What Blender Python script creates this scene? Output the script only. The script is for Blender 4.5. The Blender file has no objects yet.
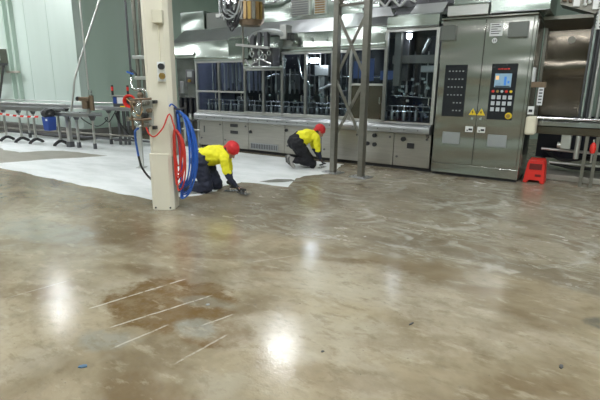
import bpy, bmesh, math, random
from mathutils import Vector, Matrix, noise
random.seed(7)
C = bpy.context.scene.collection
R = math.radians
ANG = R(-32.64)
O = Vector((2.49, 8.53, 0))
EX = Vector((math.cos(ANG), math.sin(ANG), 0)); NY = Vector((-math.sin(ANG), math.cos(ANG), 0))
def mw(s, t, z=0): return O + EX*s + NY*t + Vector((0, 0, z))

# ---------------------------------------------------------------- materials
def new_mat(name):
    m = bpy.data.materials.new(name); m.use_nodes = True
    nt = m.node_tree; b = nt.nodes['Principled BSDF']
    return m, nt, b
def node(nt, t, **k):
    n = nt.nodes.new(t)
    for a, v in k.items():
        if a.startswith('_'): n.inputs[a[1:].replace('_', ' ')].default_value = v
        else: setattr(n, a, v)
    return n
def col4(c): return (c[0], c[1], c[2], 1)
def mat(name, c, rough=.5, metal=0, var=.12, scale=8, bump=0, bscale=40, stretch=(1, 1, 1), emit=None, spec=.5, rvar=.08, wave=0, wscale=2.2, wst=(1, 1, 1)):
    m, nt, b = new_mat(name)
    tc = node(nt, 'ShaderNodeTexCoord'); mp = node(nt, 'ShaderNodeMapping'); mp.inputs['Scale'].default_value = stretch
    nt.links.new(tc.outputs['Object'], mp.inputs['Vector'])
    n1 = node(nt, 'ShaderNodeTexNoise', _Scale=scale, _Detail=5.0, _Roughness=.6)
    nt.links.new(mp.outputs[0], n1.inputs['Vector'])
    mx = node(nt, 'ShaderNodeMix', data_type='RGBA')
    mx.inputs[6].default_value = col4([v*(1-var) for v in c]); mx.inputs[7].default_value = col4([min(1, v*(1+var)) for v in c])
    nt.links.new(n1.outputs['Fac'], mx.inputs[0]); nt.links.new(mx.outputs[2], b.inputs['Base Color'])
    mr = node(nt, 'ShaderNodeMapRange'); mr.inputs['To Min'].default_value = max(0.02, rough-rvar); mr.inputs['To Max'].default_value = min(1, rough+rvar)
    nt.links.new(n1.outputs['Fac'], mr.inputs['Value']); nt.links.new(mr.outputs[0], b.inputs['Roughness'])
    b.inputs['Metallic'].default_value = metal; b.inputs['Specular IOR Level'].default_value = spec
    last = None
    if bump:
        n2 = node(nt, 'ShaderNodeTexNoise', _Scale=bscale, _Detail=3.0)
        nt.links.new(mp.outputs[0], n2.inputs['Vector'])
        bp = node(nt, 'ShaderNodeBump', _Strength=bump, _Distance=.02)
        nt.links.new(n2.outputs['Fac'], bp.inputs['Height']); last = bp
    if wave:
        n3 = node(nt, 'ShaderNodeTexNoise', _Scale=wscale, _Detail=1.0)
        mp3 = node(nt, 'ShaderNodeMapping'); mp3.inputs['Scale'].default_value = wst; nt.links.new(tc.outputs['Object'], mp3.inputs[0]); nt.links.new(mp3.outputs[0], n3.inputs['Vector'])
        bp = node(nt, 'ShaderNodeBump', _Strength=1.0, _Distance=wave)
        nt.links.new(n3.outputs['Fac'], bp.inputs['Height'])
        if last: nt.links.new(last.outputs[0], bp.inputs['Normal'])
        last = bp
    if last: nt.links.new(last.outputs[0], b.inputs['Normal'])
    if emit: b.inputs['Emission Color'].default_value = col4(emit[0]); b.inputs['Emission Strength'].default_value = emit[1]
    return m
M = {}
M['steel'] = mat('stainless', (.36, .37, .36), .25, .95, .05, 3, 0, 60, (1, 1, 6), wave=.05, rvar=.03)
M['hood'] = mat('hood_stainless', (.42, .47, .43), .25, 1, .05, 3, 0, 50, (3, 1, 1), rvar=.03, wave=.07, wscale=1.4, wst=(.6, .6, 1.5))
M['panel'] = mat('brushed_panel', (.43, .41, .37), .36, .85, .22, 3, .05, 70, (1, 1, 12), wave=.02)
M['cabinet'] = mat('cabinet_stainless', (.38, .375, .345), .24, 1, .05, 2.5, 0, 60, (1, 1, 6), rvar=.03, wave=.11, wscale=1.5, wst=(.35, .35, 1.3))
M['lightsteel'] = mat('light_steel', (.42, .43, .44), .33, .85, .08, 3, wave=.03)
M['frame'] = mat('frame_steel', (.60, .60, .58), .34, .9, .12, 6, .04, 60, (1, 1, 10))
M['rustysteel'] = mat('worn_steel', (.24, .23, .20), .35, .8, .22, 5, .08, 40, (1, 1, 3))
M['darksteel'] = mat('dark_steel', (.14, .14, .15), .35, .8, .25, 6)
M['tank'] = mat('bronze_stainless', (.15, .13, .105), .22, .95, .05, 3, 0, 60, (1, 1, 6), rvar=.03, wave=.05, wscale=1.6)
M['chrome'] = mat('chrome', (.75, .76, .78), .15, 1, .05, 5)
M['black'] = mat('black_rubber', (.018, .018, .02), .5, 0, .2, 10)
M['interior'] = mat('machine_interior', (.022, .024, .036), .3, .5, .5, 3)
M['bluepanel'] = mat('inner_cover_panel', (.20, .21, .29), .45, .1, .3, 4)
M['navybox'] = mat('interior_blue', (.07, .10, .22), .35, .4, .4, 6)
M['cream'] = mat('cream_paint', (.72, .68, .56), .42, 0, .07, 3, .04, 30, (1, 1, .5))
M['cream2'] = mat('cream_plastic', (.70, .66, .52), .4, 0, .05, 6)
M['white'] = mat('white_plastic', (.78, .79, .78), .4, 0, .04, 10)
M['paper'] = mat('paper', (.74, .75, .76), .6, 0, .04, 10)
M['greyplate'] = mat('grey_plate', (.33, .35, .35), .5, .3, .06, 10)
M['coverbox'] = mat('cover_box_steel', (.16, .17, .155), .4, .6, .08, 6)
M['yellow'] = mat('warning_yellow', (.85, .62, .03), .45, 0, .05, 10)
M['brass'] = mat('brass', (.45, .30, .10), .35, .8, .2, 12)
M['copper'] = mat('aged_copper', (.22, .16, .11), .4, .7, .35, 14)
M['amber'] = mat('amber_cover', (.42, .27, .11), .3, .2, .35, 5, 0, 40, (8, 8, .5))
M['red'] = mat('red_plastic', (.72, .03, .02), .4, 0, .12, 10)
M['darkred'] = mat('dark_red', (.16, .012, .01), .5, 0, .1, 10)
M['redhose'] = mat('red_hose', (.62, .045, .03), .35, 0, .15, 9)
M['bluehose'] = mat('blue_hose', (.025, .12, .50), .32, 0, .25, 9)
M['bluebin'] = mat('blue_bin', (.02, .06, .28), .45, 0, .1, 9)
M['bag'] = mat('black_bag', (.02, .02, .022), .3, 0, .3, 20, .6, 25)
M['skin'] = mat('skin', (.45, .25, .17), .55, 0, .1, 20)
M['hair'] = mat('hair', (.03, .02, .015), .6, 0, .3, 60, .3, 150)
M['hiviz'] = mat('hiviz_yellow', (.86, .80, .02), .7, 0, .14, 9, .5, 14)
M['navy'] = mat('navy_cloth', (.018, .022, .045), .75, 0, .35, 9, .5, 14)
M['denim'] = mat('blue_cloth', (.02, .05, .22), .75, 0, .3, 9, .5, 14)
M['blackcloth'] = mat('black_cloth', (.007, .007, .010), .8, 0, .3, 9, .5, 14)
M['cap'] = mat('red_cap', (.62, .02, .025), .6, 0, .35, 70, .5, 60)
M['boot'] = mat('grey_boot', (.30, .29, .27), .7, 0, .2, 12)
M['sole'] = mat('boot_sole', (.10, .10, .095), .8, 0, .2, 12)
M['screen'] = mat('lit_screen', (.1, .2, .3), .3, 0, .3, 6, emit=((.40, .56, .66), .34))
M['screenblue'] = mat('screen_blue', (.02, .1, .35), .3, emit=((.03, .16, .45), .7))
M['screenorange'] = mat('screen_orange', (.5, .3, .1), .3, emit=((.75, .5, .25), .7))
M['consolepanel'] = mat('console_panel', (.014, .015, .02), .25, 0, .2, 8)
M['buttonw'] = mat('key_light', (.55, .58, .62), .4, 0, .1, 8)
M['lampglow'] = mat('lamp_glow', (.9, .9, .9), .4, emit=((.95, .98, 1), 62))
M['smallglow'] = mat('interior_lamp_glow', (.9, .9, .9), .4, emit=((.9, .95, 1), 16))
M['brightglow'] = mat('bright_lamp_glow', (.9, .9, .9), .4, emit=((.92, .96, 1), 45))
M['fillglow'] = mat('added_fill_glow', (.9, .9, .9), .4, emit=((.85, .9, 1), 16))
M['dimglow'] = mat('added_blue_glow', (.05, .09, .22), .4, emit=((.2, .35, .9), .05))
M['lamphouse'] = mat('lamp_housing', (.6, .6, .6), .5)
M['kerb'] = mat('grey_kerb', (.11, .105, .095), .7, 0, .3, 3, .3, 12)
M['debris'] = mat('debris', (.05, .05, .05), .6)
M['bluescrap'] = mat('blue_scrap', (.05, .12, .2), .5)
M['concrete'] = mat('plinth_concrete', (.36, .34, .29), .6, 0, .2, 4, .2, 20)
M['ceiling'] = mat('ceiling_paint', (.55, .60, .57), .8, 0, .05, 1)
M['rearwall'] = mat('rear_wall_paint', (.30, .38, .33), .6, 0, .15, .6)

def glass_mat():
    m, nt, b = new_mat('window_glass'); nt.nodes.remove(b)
    out = nt.nodes['Material Output']
    t = node(nt, 'ShaderNodeBsdfTransparent'); t.inputs[0].default_value = (.80, .84, .88, 1)
    g = node(nt, 'ShaderNodeBsdfGlossy', _Roughness=.05); f = node(nt, 'ShaderNodeFresnel', _IOR=1.5)
    mx = node(nt, 'ShaderNodeMixShader')
    ge = node(nt, 'ShaderNodeNewGeometry'); su = node(nt, 'ShaderNodeMath', operation='SUBTRACT'); su.inputs[0].default_value = 1; nt.links.new(ge.outputs['Backfacing'], su.inputs[1])
    mu = node(nt, 'ShaderNodeMath', operation='MULTIPLY'); nt.links.new(f.outputs[0], mu.inputs[0]); nt.links.new(su.outputs[0], mu.inputs[1]); nt.links.new(mu.outputs[0], mx.inputs[0]); nt.links.new(t.outputs[0], mx.inputs[1]); nt.links.new(g.outputs[0], mx.inputs[2])
    nt.links.new(mx.outputs[0], out.inputs[0]); return m
M['glass'] = glass_mat()

def wall_mat(name, c1, c2):
    m, nt, b = new_mat(name)
    tc = node(nt, 'ShaderNodeTexCoord'); mp = node(nt, 'ShaderNodeMapping'); mp.inputs['Scale'].default_value = (1.2, 1.2, .18)
    n = node(nt, 'ShaderNodeTexNoise', _Scale=1.6, _Detail=6.0)
    nt.links.new(tc.outputs['Object'], mp.inputs[0]); nt.links.new(mp.outputs[0], n.inputs['Vector'])
    mx = node(nt, 'ShaderNodeMix', data_type='RGBA'); mx.inputs[6].default_value = col4(c1); mx.inputs[7].default_value = col4(c2)
    nt.links.new(n.outputs['Fac'], mx.inputs[0]); nt.links.new(mx.outputs[2], b.inputs['Base Color'])
    b.inputs['Roughness'].default_value = .38
    return m
M['wall'] = wall_mat('mint_wall_panel', (.43, .51, .46), (.52, .60, .56))
M['wall2'] = wall_mat('shaded_wall_panel', (.34, .44, .37), (.42, .52, .455))  # darker copy of the wall colour, shade of the receding wall painted in

# ---------------------------------------------------------------- floor shader (coordinates run along and across the machine line)
class G:
    """tiny node-graph calculator"""
    def __init__(s, nt): s.nt = nt
    def v(s, sock, x):
        if isinstance(x, (int, float)): sock.default_value = x
        else: s.nt.links.new(x, sock)
    def m(s, op, a, b=0, c=0):
        n = s.nt.nodes.new('ShaderNodeMath'); n.operation = op
        s.v(n.inputs[0], a); s.v(n.inputs[1], b); s.v(n.inputs[2], c); return n.outputs[0]
    def step(s, x, lo, hi):
        n = s.nt.nodes.new('ShaderNodeMapRange'); n.interpolation_type = 'SMOOTHSTEP'
        s.v(n.inputs[0], x); n.inputs[1].default_value = lo; n.inputs[2].default_value = hi; return n.outputs[0]
    def noise(s, vec, scale, detail=4, rough=.55, sc=(1, 1, 1), rot=0, dist=0, loc=(0, 0, 0)):
        mp = s.nt.nodes.new('ShaderNodeMapping'); mp.inputs['Scale'].default_value = sc; mp.inputs['Rotation'].default_value = (0, 0, rot); mp.inputs['Location'].default_value = loc
        s.nt.links.new(vec, mp.inputs[0])
        n = s.nt.nodes.new('ShaderNodeTexNoise'); n.inputs['Scale'].default_value = scale; n.inputs['Detail'].default_value = detail
        n.inputs['Roughness'].default_value = rough; n.inputs['Distortion'].default_value = dist
        s.nt.links.new(mp.outputs[0], n.inputs['Vector']); return n.outputs['Fac']
    def mix(s, f, a, b):
        n = s.nt.nodes.new('ShaderNodeMix'); n.data_type = 'RGBA'; s.v(n.inputs[0], f)
        for i, x in ((6, a), (7, b)):
            if isinstance(x, tuple): n.inputs[i].default_value = col4(x)
            else: s.nt.links.new(x, n.inputs[i])
        return n.outputs[2]

def floor_mat():
    m, nt, b = new_mat('wet_screed_floor'); g = G(nt)
    tc = node(nt, 'ShaderNodeTexCoord'); P = tc.outputs['Object']
    sx = node(nt, 'ShaderNodeSeparateXYZ'); nt.links.new(P, sx.inputs[0]); X, Y = sx.outputs[0], sx.outputs[1]
    big = g.noise(P, .75, 5, .6, dist=.6)
    mid = g.noise(P, 2.6, 6, .62, (1, 1.7, 1), rot=.5, dist=.4)
    fine = g.noise(P, 16, 4, .6)
    c = g.mix(g.step(big, .34, .66), (.165, .128, .075), (.345, .292, .198))
    c = g.mix(g.m('MULTIPLY', g.step(mid, .50, .72), .55), c, (.20, .155, .09))
    c = g.mix(g.m('MULTIPLY', g.step(g.noise(P, 1.7, 4, .5, loc=(5, 2, 0)), .52, .70), .5), c, (.37, .335, .26))
    # freshly towelled strip between the old screed and the machine: darker, with arcs
    wob = g.m('MULTIPLY', g.m('SUBTRACT', g.noise(P, .9, 3), .5), .5)
    strip = g.m('MULTIPLY', g.step(g.m('ADD', g.m('ADD', Y, g.m('MULTIPLY', X, -.10)), wob), -4.72, -4.52), 1.0)
    rgt = g.step(g.m('ADD', X, g.m('MULTIPLY', wob, 2)), -3.4, -1.2)
    strip = g.m('MULTIPLY', strip, g.m('ADD', g.m('MULTIPLY', rgt, .6), .4))
    c = g.mix(g.m('MULTIPLY', strip, .62), c, g.mix(g.step(g.noise(P, 1.9, 5, .6, (1, 1.6, 1), dist=.8), .38, .62), (.145, .120, .078), (.26, .23, .17)))
    # arc sweeps: rings round scattered centres, stretched and distorted
    mp = node(nt, 'ShaderNodeMapping'); mp.inputs['Scale'].default_value = (1.0, 1.35, 0)
    nt.links.new(P, mp.inputs[0])
    arcs = None
    for k, (sc, fq, loc) in enumerate(((1.0, 27, (0, 0, 0)), (.8, 24, (3.3, 1.7, 0)))):
        va = node(nt, 'ShaderNodeVectorMath', operation='ADD'); nt.links.new(mp.outputs[0], va.inputs[0]); va.inputs[1].default_value = loc
        vo = node(nt, 'ShaderNodeTexVoronoi', voronoi_dimensions='2D', feature='F1', _Scale=sc); nt.links.new(va.outputs[0], vo.inputs['Vector'])
        d = vo.outputs['Distance']
        vd = node(nt, 'ShaderNodeVectorMath', operation='SUBTRACT'); nt.links.new(va.outputs[0], vd.inputs[0]); nt.links.new(vo.outputs['Position'], vd.inputs[1])
        dt = node(nt, 'ShaderNodeVectorMath', operation='DOT_PRODUCT'); nt.links.new(vd.outputs[0], dt.inputs[0]); dt.inputs[1].default_value = ((.85, .3, 0), (.5, -.8, 0))[k]
        w = g.m('ADD', g.m('MULTIPLY', d, fq), g.m('MULTIPLY', g.noise(P, 2.0, 4), 7.0))
        s = g.step(g.m('SINE', w), -.3, 1.0)
        s = g.m('MULTIPLY', s, g.step(d, .16, .30)); s = g.m('MULTIPLY', s, g.step(dt.outputs['Value'], .06, .26))
        s = g.m('MULTIPLY', s, g.step(g.noise(P, 1.3, 3, loc=(k*7, 3, 0)), .36, .54))
        s = g.m('MULTIPLY', s, g.step(g.noise(P, 9, 3), .2, .6))
        arcs = s if arcs is None else g.m('MAXIMUM', arcs, s)
    arcs = g.m('MULTIPLY', arcs, strip)
    arcs = g.m('MULTIPLY', arcs, g.step(g.m('ADD', X, Y), -5.2, -3.2))
    sw = g.noise(P, 1.6, 6, .62, (1, 2.6, 1), rot=.55, dist=2.2)
    sws = g.m('MULTIPLY', g.m('MULTIPLY', g.step(g.m('ABSOLUTE', g.m('SUBTRACT', sw, .5)), .045, .0), strip), g.step(g.noise(P, 2.1, 3, loc=(2, 8, 0)), .4, .6))
    c = g.mix(g.m('MULTIPLY', sws, .38), c, (.50, .49, .42))
    c = g.mix(g.m('MULTIPLY', arcs, .45), c, (.55, .55, .49))
    # individual stains and patches (s, t, rx, ry, turn, colour, strength)
    def patch(cx, cy, rx, ry, rot, colr, amt, c, jag=.75, hard=.16):
        dx = g.m('SUBTRACT', X, cx); dy = g.m('SUBTRACT', Y, cy); ca, sa = math.cos(rot), math.sin(rot)
        u = g.m('DIVIDE', g.m('ADD', g.m('MULTIPLY', dx, ca), g.m('MULTIPLY', dy, sa)), rx)
        v = g.m('DIVIDE', g.m('ADD', g.m('MULTIPLY', dx, -sa), g.m('MULTIPLY', dy, ca)), ry)
        r = g.m('SQRT', g.m('ADD', g.m('MULTIPLY', u, u), g.m('MULTIPLY', v, v)))
        r = g.m('ADD', r, g.m('MULTIPLY', g.m('SUBTRACT', g.noise(P, 3.2, 6, .68, loc=(cx*3, cy, 0)), .5), jag*2.4))
        tex = g.m('ADD', g.m('MULTIPLY', g.step(g.noise(P, 5.5, 6, .7, loc=(cy, cx*2, 0)), .36, .60), .40), .60)
        return g.mix(g.m('MULTIPLY', g.m('MULTIPLY', g.m('SUBTRACT', 1, g.step(r, 1-hard*2.2, 1+hard*1.5)), amt), tex), c, colr)
    BR2 = (.135, .082, .030); BR = (.125, .078, .032); GR = (.24, .235, .195); LT = (.385, .345, .265)
    for a in ((.0, -6.42, .52, .42, .1, BR2, 1.0, .55), (.60, -6.55, .26, .16, .5, BR2, 1.0, .6), (.43, -6.56, .17, .11, .1, GR, .9), (.22, -6.25, .22, .09, .3, GR, .5),
              (.08, -7.0, .20, .12, .3, GR, .75), (-.6, -6.1, .35, .12, .2, BR, .55), (-1.0, -6.9, .30, .16, .2, BR, .5), (.7, -7.2, .3, .15, .2, BR, .5),
              (-1.6, -5.6, 1.1, .35, .05, BR, .55), (-2.5, -6.0, .8, .30, .1, GR, .7), (-3.0, -5.2, 1.3, .35, .05, BR, .6), (-.9, -5.1, .5, .12, .3, BR, .5),
              (-.35, -5.5, .5, .07, .5, BR, .5), (.25, -5.45, .3, .06, .5, BR, .5), (.7, -4.9, .35, .06, .4, BR, .5), (1.0, -5.3, .9, .4, .1, LT, .6), (1.2, -6.2, .8, .28, .5, LT, .6), (2.0, -5.5, .5, .3, .2, LT, .4),
              (1.75, -5.9, .45, .10, .6, BR, .32), (1.5, -6.5, .35, .12, .4, BR, .35), (2.3, -5.3, .3, .08, .5, BR, .3), (2.4, -6.0, .3, .1, .5, BR, .3), (1.5, -4.1, 1.2, .14, .05, (.16, .135, .09), .8), (2.4, -4.3, .5, .10, -.3, (.17, .145, .10), .7), (-1.6, -4.45, .9, .14, 0, (.17, .145, .10), .7), (-4.5, -4.65, 1.8, .12, 0, (.17, .145, .10), .6),
              (2.75, -4.95, .12, .10, .3, (.10, .10, .08), .8)):
        c = patch(*a[:7], c, jag=a[7] if len(a) > 7 else .75, hard=.08 if len(a) > 7 else .16)
    # straight scratch and joint lines
    def line(p, q, wd, colr, amt, c):
        px, py = p; qx, qy = q; L = math.hypot(qx-px, qy-py); ux, uy = (qx-px)/L, (qy-py)/L
        dx = g.m('SUBTRACT', X, px); dy = g.m('SUBTRACT', Y, py)
        al = g.m('ADD', g.m('MULTIPLY', dx, ux), g.m('MULTIPLY', dy, uy))
        ac = g.m('ABSOLUTE', g.m('ADD', g.m('ADD', g.m('MULTIPLY', dx, -uy), g.m('MULTIPLY', dy, ux)), g.m('MULTIPLY', g.m('SUBTRACT', g.noise(P, 6, 3), .5), .02)))
        k = g.m('MULTIPLY', g.m('SUBTRACT', 1, g.step(ac, wd*.5, wd)), g.m('MULTIPLY', g.step(al, 0, .05), g.m('SUBTRACT', 1, g.step(al, L-.05, L))))
        k = g.m('MULTIPLY', k, g.step(g.noise(P, 14, 4, .6, loc=(px, py, 0)), .30, .52))
        return g.mix(g.m('MULTIPLY', k, amt*.75), c, colr)
    for p, q, wd, am in (((-.42, -6.82), (-.22, -6.03), .012, .9), ((-.06, -6.9), (.18, -6.13), .011, .85), ((.17, -7.06), (.24, -6.63), .010, .7),
                     ((.43, -6.54), (.52, -6.26), .011, .7), ((-1.09, -7.1), (-1.0, -6.6), .008, .5), ((.62, -6.95), (.66, -6.5), .010, .6), ((-.01, -5.44), (.27, -5.03), .008, .5)):
        c = line(p, q, wd, (.56, .53, .46), am, c)
    mott = g.noise(P, 5.5, 7, .7, (1, 1.8, 1), rot=.4, dist=.3)
    c = g.mix(g.m('MULTIPLY', g.step(mott, .50, .66), .38), c, (.145, .11, .06))
    c = g.mix(g.m('MULTIPLY', g.step(g.noise(P, 4.2, 6, .65, (1, 2.2, 1), rot=.5, loc=(9, 4, 0)), .54, .68), .35), c, (.44, .40, .30))
    c = g.mix(g.m('MULTIPLY', g.step(fine, .5, .75), .22), c, (.16, .14, .11))
    sp = g.m('SUBTRACT', 1, g.step(g.noise(P, 30, 2, .5), .24, .29))
    c = g.mix(g.m('MULTIPLY', sp, .5), c, (.10, .09, .07))
    nt.links.new(c, b.inputs['Base Color'])
    rr = g.m('ADD', g.m('MULTIPLY', g.step(mid, .3, .7), .07), g.m('ADD', g.m('MULTIPLY', g.step(big, .35, .65), .03), .085))
    rr = g.m('ADD', rr, g.m('MULTIPLY', strip, .11))
    nt.links.new(rr, b.inputs['Roughness'])
    b.inputs['Specular IOR Level'].default_value = .5
    bp = node(nt, 'ShaderNodeBump', _Strength=.7, _Distance=.0024)
    h = g.m('ADD', g.m('MULTIPLY', g.noise(P, 70, 1, .5), .42), g.m('MULTIPLY', g.noise(P, 6, 2, .5), .55))
    nt.links.new(h, bp.inputs['Height']); nt.links.new(bp.outputs[0], b.inputs['Normal'])
    return m

def coat_mat(name, c1, c2, rough=.4):
    m, nt, b = new_mat(name); g = G(nt)
    P = node(nt, 'ShaderNodeTexCoord').outputs['Object']
    n = g.noise(P, 1.4, 6, .6, (1, 2.4, 1)); n2 = g.noise(P, 7, 4, .6, (1, 2, 1))
    c = g.mix(g.step(n, .3, .65), c1, c2); c = g.mix(g.m('MULTIPLY', g.step(n2, .55, .72), .35), c, c1)
    nt.links.new(c, b.inputs['Base Color']); b.inputs['Roughness'].default_value = rough
    bp = node(nt, 'ShaderNodeBump', _Strength=.4, _Distance=.005); nt.links.new(g.noise(P, 9, 4), bp.inputs['Height']); nt.links.new(bp.outputs[0], b.inputs['Normal'])
    return m

# ---------------------------------------------------------------- geometry helpers
class MB:
    def __init__(s): s.bm = bmesh.new()
    def box(s, x0, x1, y0, y1, z0, z1, rot=None):
        c = Vector(((x0+x1)/2, (y0+y1)/2, (z0+z1)/2))
        mt = Matrix.Translation(c) @ (rot or Matrix.Identity(4)) @ Matrix.Diagonal((abs(x1-x0), abs(y1-y0), abs(z1-z0), 1))
        bmesh.ops.create_cube(s.bm, size=1, matrix=mt); return s
    def cyl(s, p, q, r, r2=None, n=16):
        p, q = Vector(p), Vector(q); d = q-p
        mt = Matrix.Translation((p+q)/2) @ d.to_track_quat('Z', 'Y').to_matrix().to_4x4()
        bmesh.ops.create_cone(s.bm, cap_ends=True, segments=n, radius1=r, radius2=r if r2 is None else r2, depth=d.length, matrix=mt); return s
    def ball(s, c, r, sc=(1, 1, 1), n=16):
        bmesh.ops.create_uvsphere(s.bm, u_segments=n, v_segments=max(6, n//2+2), radius=r, matrix=Matrix.Translation(c) @ Matrix.Diagonal((*sc, 1))); return s
    def prism(s, prof, a, b, ax='x'):
        """polygon profile swept straight from a to b along an axis"""
        def pt(u, v, w): return {'x': (w, u, v), 'y': (u, w, v), 'z': (u, v, w)}[ax]
        A = [s.bm.verts.new(pt(u, v, a)) for u, v in prof]; B = [s.bm.verts.new(pt(u, v, b)) for u, v in prof]
        n = len(prof)
        fs = [s.bm.faces.new(A), s.bm.faces.new(B[::-1])] + [s.bm.faces.new((A[i], B[i], B[(i+1) % n], A[(i+1) % n])) for i in range(n)]
        bmesh.ops.recalc_face_normals(s.bm, faces=fs); return s
    def tube(s, pts, r, n=10, smooth=6, closed=False):
        P = [Vector(p) for p in pts]
        if smooth > 1 and len(P) > 2:
            Q = []; N = len(P); seg = N if closed else N-1
            for i in range(seg):
                g = (lambda k: P[k % N]) if closed else (lambda k: P[max(0, min(N-1, k))])
                a, b, c, d = g(i-1), g(i), g(i+1), g(i+2)
                for j in range(smooth):
                    t = j/smooth
                    Q.append(.5*((2*b)+(c-a)*t+(2*a-5*b+4*c-d)*t*t+(3*b-a-3*c+d)*t**3))
            if not closed: Q.append(P[-1])
            P = Q
        N = len(P); rings = []; up = None
        for i in range(N):
            if closed: d = P[(i+1) % N]-P[i-1]
            else: d = P[min(N-1, i+1)]-P[max(0, i-1)]
            d.normalize()
            if up is None: up = d.orthogonal().normalized()
            up = (up-d*up.dot(d)).normalized(); sd = d.cross(up)
            rings.append([s.bm.verts.new(P[i]+(up*math.cos(2*math.pi*k/n)+sd*math.sin(2*math.pi*k/n))*r) for k in range(n)])
        for i in range(N if closed else N-1):
            a, b = rings[i], rings[(i+1) % N]
            for k in range(n): s.bm.faces.new((a[k], a[(k+1) % n], b[(k+1) % n], b[k]))
        if not closed: s.bm.faces.new(rings[0][::-1]); s.bm.faces.new(rings[-1])
        return s
    def lathe(s, prof, c=(0, 0, 0), n=24):
        """profile of (radius, height) turned about a vertical axis"""
        rings = []
        for r, z in prof: rings.append([s.bm.verts.new((c[0]+r*math.cos(2*math.pi*k/n), c[1]+r*math.sin(2*math.pi*k/n), c[2]+z)) for k in range(n)])
        for a, b in zip(rings, rings[1:]):
            for k in range(n): s.bm.faces.new((a[k], a[(k+1) % n], b[(k+1) % n], b[k]))
        if prof[0][0] > 1e-4: s.bm.faces.new(rings[0][::-1])
        if prof[-1][0] > 1e-4: s.bm.faces.new(rings[-1])
        return s
OFF = {}
def thing(name, label, cat, loc, frame='m', group=None, rz=0, kind=None):
    """empty at the base of a thing; frame m: loc is (along, across, up) of the machine line, frame w: world"""
    o = bpy.data.objects.new(name, None); C.objects.link(o); o.empty_display_size = .1
    loc = Vector(loc)
    if frame == 'm': o.location = mw(*loc); o.rotation_euler[2] = ANG
    else: o.location = loc; o.rotation_euler[2] = rz
    OFF[o.name] = loc if frame == 'm' or rz == 0 else Vector((0, 0, 0))
    if frame == 'l': OFF[o.name] = Vector((0, 0, 0))
    tag(o, label, cat, group, kind); return o
def tag(o, label=None, cat=None, group=None, kind=None):
    if label: o['label'] = label
    if cat: o['category'] = cat
    if group: o['group'] = group
    if kind: o['kind'] = kind
    return o
def root_of(o):
    while o.parent: o = o.parent
    return o
def part(name, mb, m, parent=None, bevel=0, smooth=False, label=None, raw=False):
    me = bpy.data.meshes.new(name); bm = mb.bm
    if parent is not None and not raw:
        bmesh.ops.translate(bm, verts=bm.verts, vec=-OFF[root_of(parent).name])
    bmesh.ops.recalc_face_normals(bm, faces=bm.faces) if not raw else None
    bm.to_mesh(me); bm.free()
    me.materials.append(M[m] if isinstance(m, str) else m)
    o = bpy.data.objects.new(name, me); C.objects.link(o)
    if parent is not None: o.parent = parent
    if smooth:
        for p in me.polygons: p.use_smooth = True
        try: me.set_sharp_from_angle(angle=R(42))
        except Exception: pass
    if bevel:
        b = o.modifiers.new('bevel', 'BEVEL'); b.width = bevel; b.segments = 2; b.limit_method = 'ANGLE'; b.angle_limit = R(40)
    if label: o['label'] = label
    return o
def pieces(name, mb, m, parent, bevel=0, smooth=False):
    """each connected piece of mb becomes a part of its own"""
    bm = mb.bm; bm.verts.ensure_lookup_table(); seen = set(); out = []
    for v0 in bm.verts:
        if v0 in seen: continue
        isl = []; st = [v0]; seen.add(v0)
        while st:
            v = st.pop(); isl.append(v)
            for e in v.link_edges:
                w_ = e.other_vert(v)
                if w_ not in seen: seen.add(w_); st.append(w_)
        nb = MB(); mp = {v: nb.bm.verts.new(v.co) for v in isl}
        fs = {f for v in isl for f in v.link_faces}
        for f in fs: nb.bm.faces.new([mp[v] for v in f.verts])
        out.append(part(name, nb, m, parent, bevel, smooth))
    bm.free(); return out
def single(name, mb, m, label, cat, loc, frame='m', group=None, bevel=0, smooth=False, kind=None):
    """a thing that is one mesh, its origin at loc"""
    bmesh.ops.translate(mb.bm, verts=mb.bm.verts, vec=-Vector(loc))
    o = part(name, mb, m, None, bevel, smooth, raw=True)
    if frame == 'm': o.location = mw(*loc); o.rotation_euler[2] = ANG
    else: o.location = Vector(loc)
    tag(o, label, cat, group, kind); return o
def struct(name, mb, m, frame='m', bevel=0):
    o = part(name, mb, m, None, bevel)
    if frame == 'm': o.location = O; o.rotation_euler[2] = ANG
    o['kind'] = 'structure'; return o
def copy_tree(o, parent=None):
    c = o.copy(); C.objects.link(c); c.parent = parent
    for ch in list(o.children): copy_tree(ch, c)
    return c

# ---------------------------------------------------------------- the hall
M['floor'] = floor_mat()
M['coat'] = coat_mat('fresh_white_coating', (.66, .69, .68), (.82, .84, .84))
M['patch'] = coat_mat('bare_screed_patch', (.27, .25, .20), (.36, .34, .29), .32)
M['patch2'] = coat_mat('wet_grey_patch', (.16, .16, .14), (.24, .24, .21), .2)
CE = 6.2
fl = struct('floor', MB().box(-24, 9, -14, 8, -.2, 0), 'floor')
struct('ceiling', MB().box(-24, 9, -14, 8, CE, CE+.2), 'ceiling')
struct('wall_left', MB().box(-24, -9.82, -.8, -.6, 0, CE), 'wall')
struct('wall_back_left', MB().box(-10.02, -9.82, -.6, 8, 0, CE), 'wall2')
struct('wall_back', MB().box(-9.82, 9, 7.8, 8, 0, CE), 'wall2')
struct('wall_right', MB().box(8.8, 9, -14, 7.8, 0, CE), 'rearwall')
struct('wall_front', MB().box(-24, 8.8, -14.2, -14, 0, CE), 'rearwall')
struct('wall_far_left', MB().box(-24.2, -24, -14, -.8, 0, CE), 'wall')
struct('baseboard_left', MB().box(-24, -9.8, -1.0, -.8, 0, .30), 'kerb', bevel=.02)
struct('baseboard_back_left', MB().box(-9.82, -9.65, -1.0, 7.8, 0, .30), 'kerb', bevel=.02)
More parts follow.
